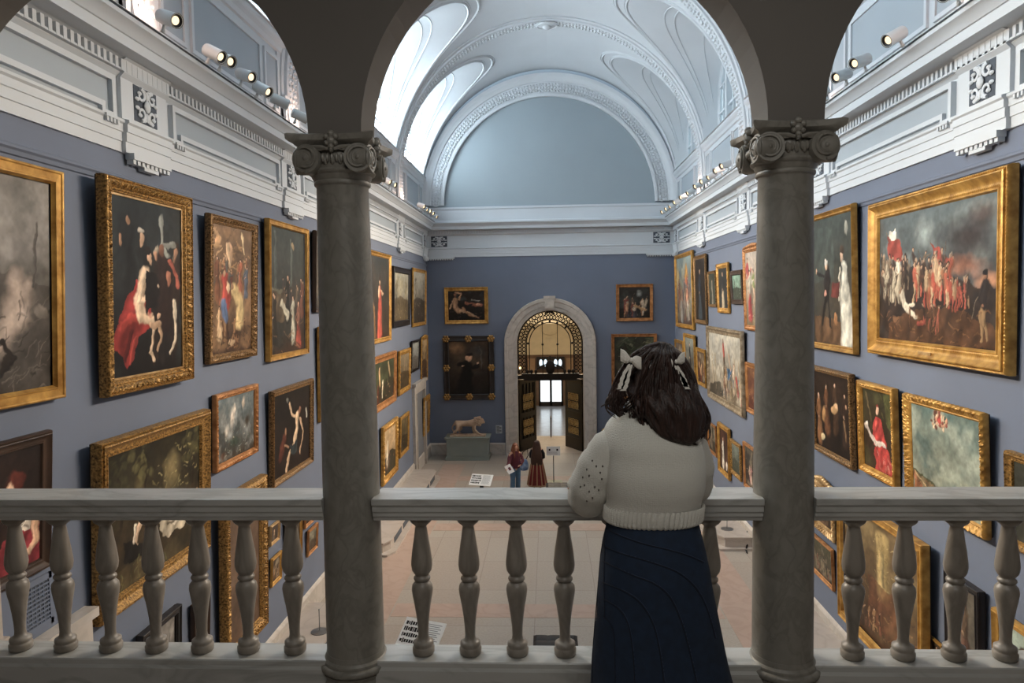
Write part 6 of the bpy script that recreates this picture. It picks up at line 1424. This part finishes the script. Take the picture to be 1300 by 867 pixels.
skin_mesh('body', V, E_, [.13,.11,.13,.1,.05,.07,.07,.05,.035,.07,.05,.035,.09,.065,.045,.04,.09,.065,.045,.04], M_skin, v2)
k = MB(); k.ball((0,.04,1.52), (.075,.09,.11), 14, 10); k.ball((0,.135,1.5), (.012,.02,.02), 6, 4); k.build('head', M_skin, v2)
M_blk = mat('black_knit_top', '23222a', .9); M_red = mat('red_woven_cloth', '7c2b28', .9, var=.08, vscale=12); M_str = mat('tan_stripe_cloth', 'b08a6a', .9)
k = MB().rings(loft(dense([(.84,0,0,.165,.13),(1.0,0,0,.16,.12),(1.2,0,0,.18,.13),(1.31,0,0,.175,.11),(1.38,0,0,.09,.08),(1.41,0,0,.06,.06)], 3), 28, fold=.02), cap=False)
k.tube([(-.14,0,1.31),(-.21,.02,1.18),(-.22,.06,1.05),(-.17,.2,.98)], [.07,.065,.055,.04], 12); k.tube([(.14,0,1.31),(.21,.02,1.18),(.22,.06,1.05),(.15,.2,.98)], [.07,.065,.055,.04], 12); k.build('top', M_blk, v2, angle=80)
R = loft(dense([(.95,0,0,.15,.13),(.8,0,0,.19,.16),(.5,0,0,.25,.21),(.2,0,0,.3,.25),(.1,0,0,.31,.26)], 3), 72, fold=.01)
R = [[(x*(1+.07*math.sin(12*math.atan2(y, x))), y*(1+.07*math.sin(12*math.atan2(y, x))), z) for x, y, z in r] for r in R]
sk2 = MB().rings(R, cap=False).build('skirt', M_red, v2, angle=80)
k = MB()
for q in range(12):
    a = 2*PI*(q+.25)/12; j = int((a/(2*PI))*72) % 72; k.tube([Vector(r[j])*1.0+Vector((math.cos(a), math.sin(a), 0))*.006 for r in R], .02, 5)
k.tube([Vector(p_)+Vector((0,0,.01)) for p_ in R[-1]][::3], .025, 6, closed=True); k.build('skirt_stripes', M_str, sk2)
M_brn = mat('long_brown_hair', '4a2c1d', .5, color2='2e1a10', vscale=20, stretch=(5,5,.4), bump=.5, bscale=30)
R = loft(dense([(1.64,0,0,.02,.02),(1.62,0,0,.07,.07),(1.56,0,.0,.105,.11),(1.4,0,-.02,.14,.12),(1.2,0,-.05,.18,.13),(1.0,.0,-.08,.2,.1),(.84,.0,-.09,.19,.08),(.76,.0,-.09,.1,.04)], 4), 48, fold=.05)
MB().rings(R).build('hair', M_brn, v2, angle=80)
hand('hand', (-.16,.2,.97), (0,.5,-.8), (0,1,.3), (1,0,0), v2, .9); hand('hand', (.14,.2,.97), (0,.5,-.8), (0,1,.3), (-1,0,0), v2, .9)
k = MB()
for sx in (-1, 1): k.ball((sx*.1, .05, .05), (.05, .12, .05), 10, 6)
k.build('shoe', M_dark, v2)
bg = empty('shoulder_bag', v2.matrix_basis @ Vector((-.46, -.05, .6))); tag(bg, 'blue and white tie-dye shoulder bag hanging at the side of the long-haired visitor', 'bag')
MB().rings(loft(dense([(.0,0,0,.08,.06),(.04,0,0,.15,.1),(.2,0,0,.17,.11),(.34,0,0,.13,.08),(.38,0,0,.1,.05)], 3), 24, fold=.06)).build('bag_body', mat('blue_tie_dye_cloth', '3a5f9c', .85, color2='a9bfd6', vscale=9, var=.1), bg, angle=80)
MB().tube([(-.08,0,.36),(-.02,.0,.62),(.14,.02,.74),(.16,.04,.5),(.08,.02,.36)], .014, 6).build('bag_strap', M_blk, bg)
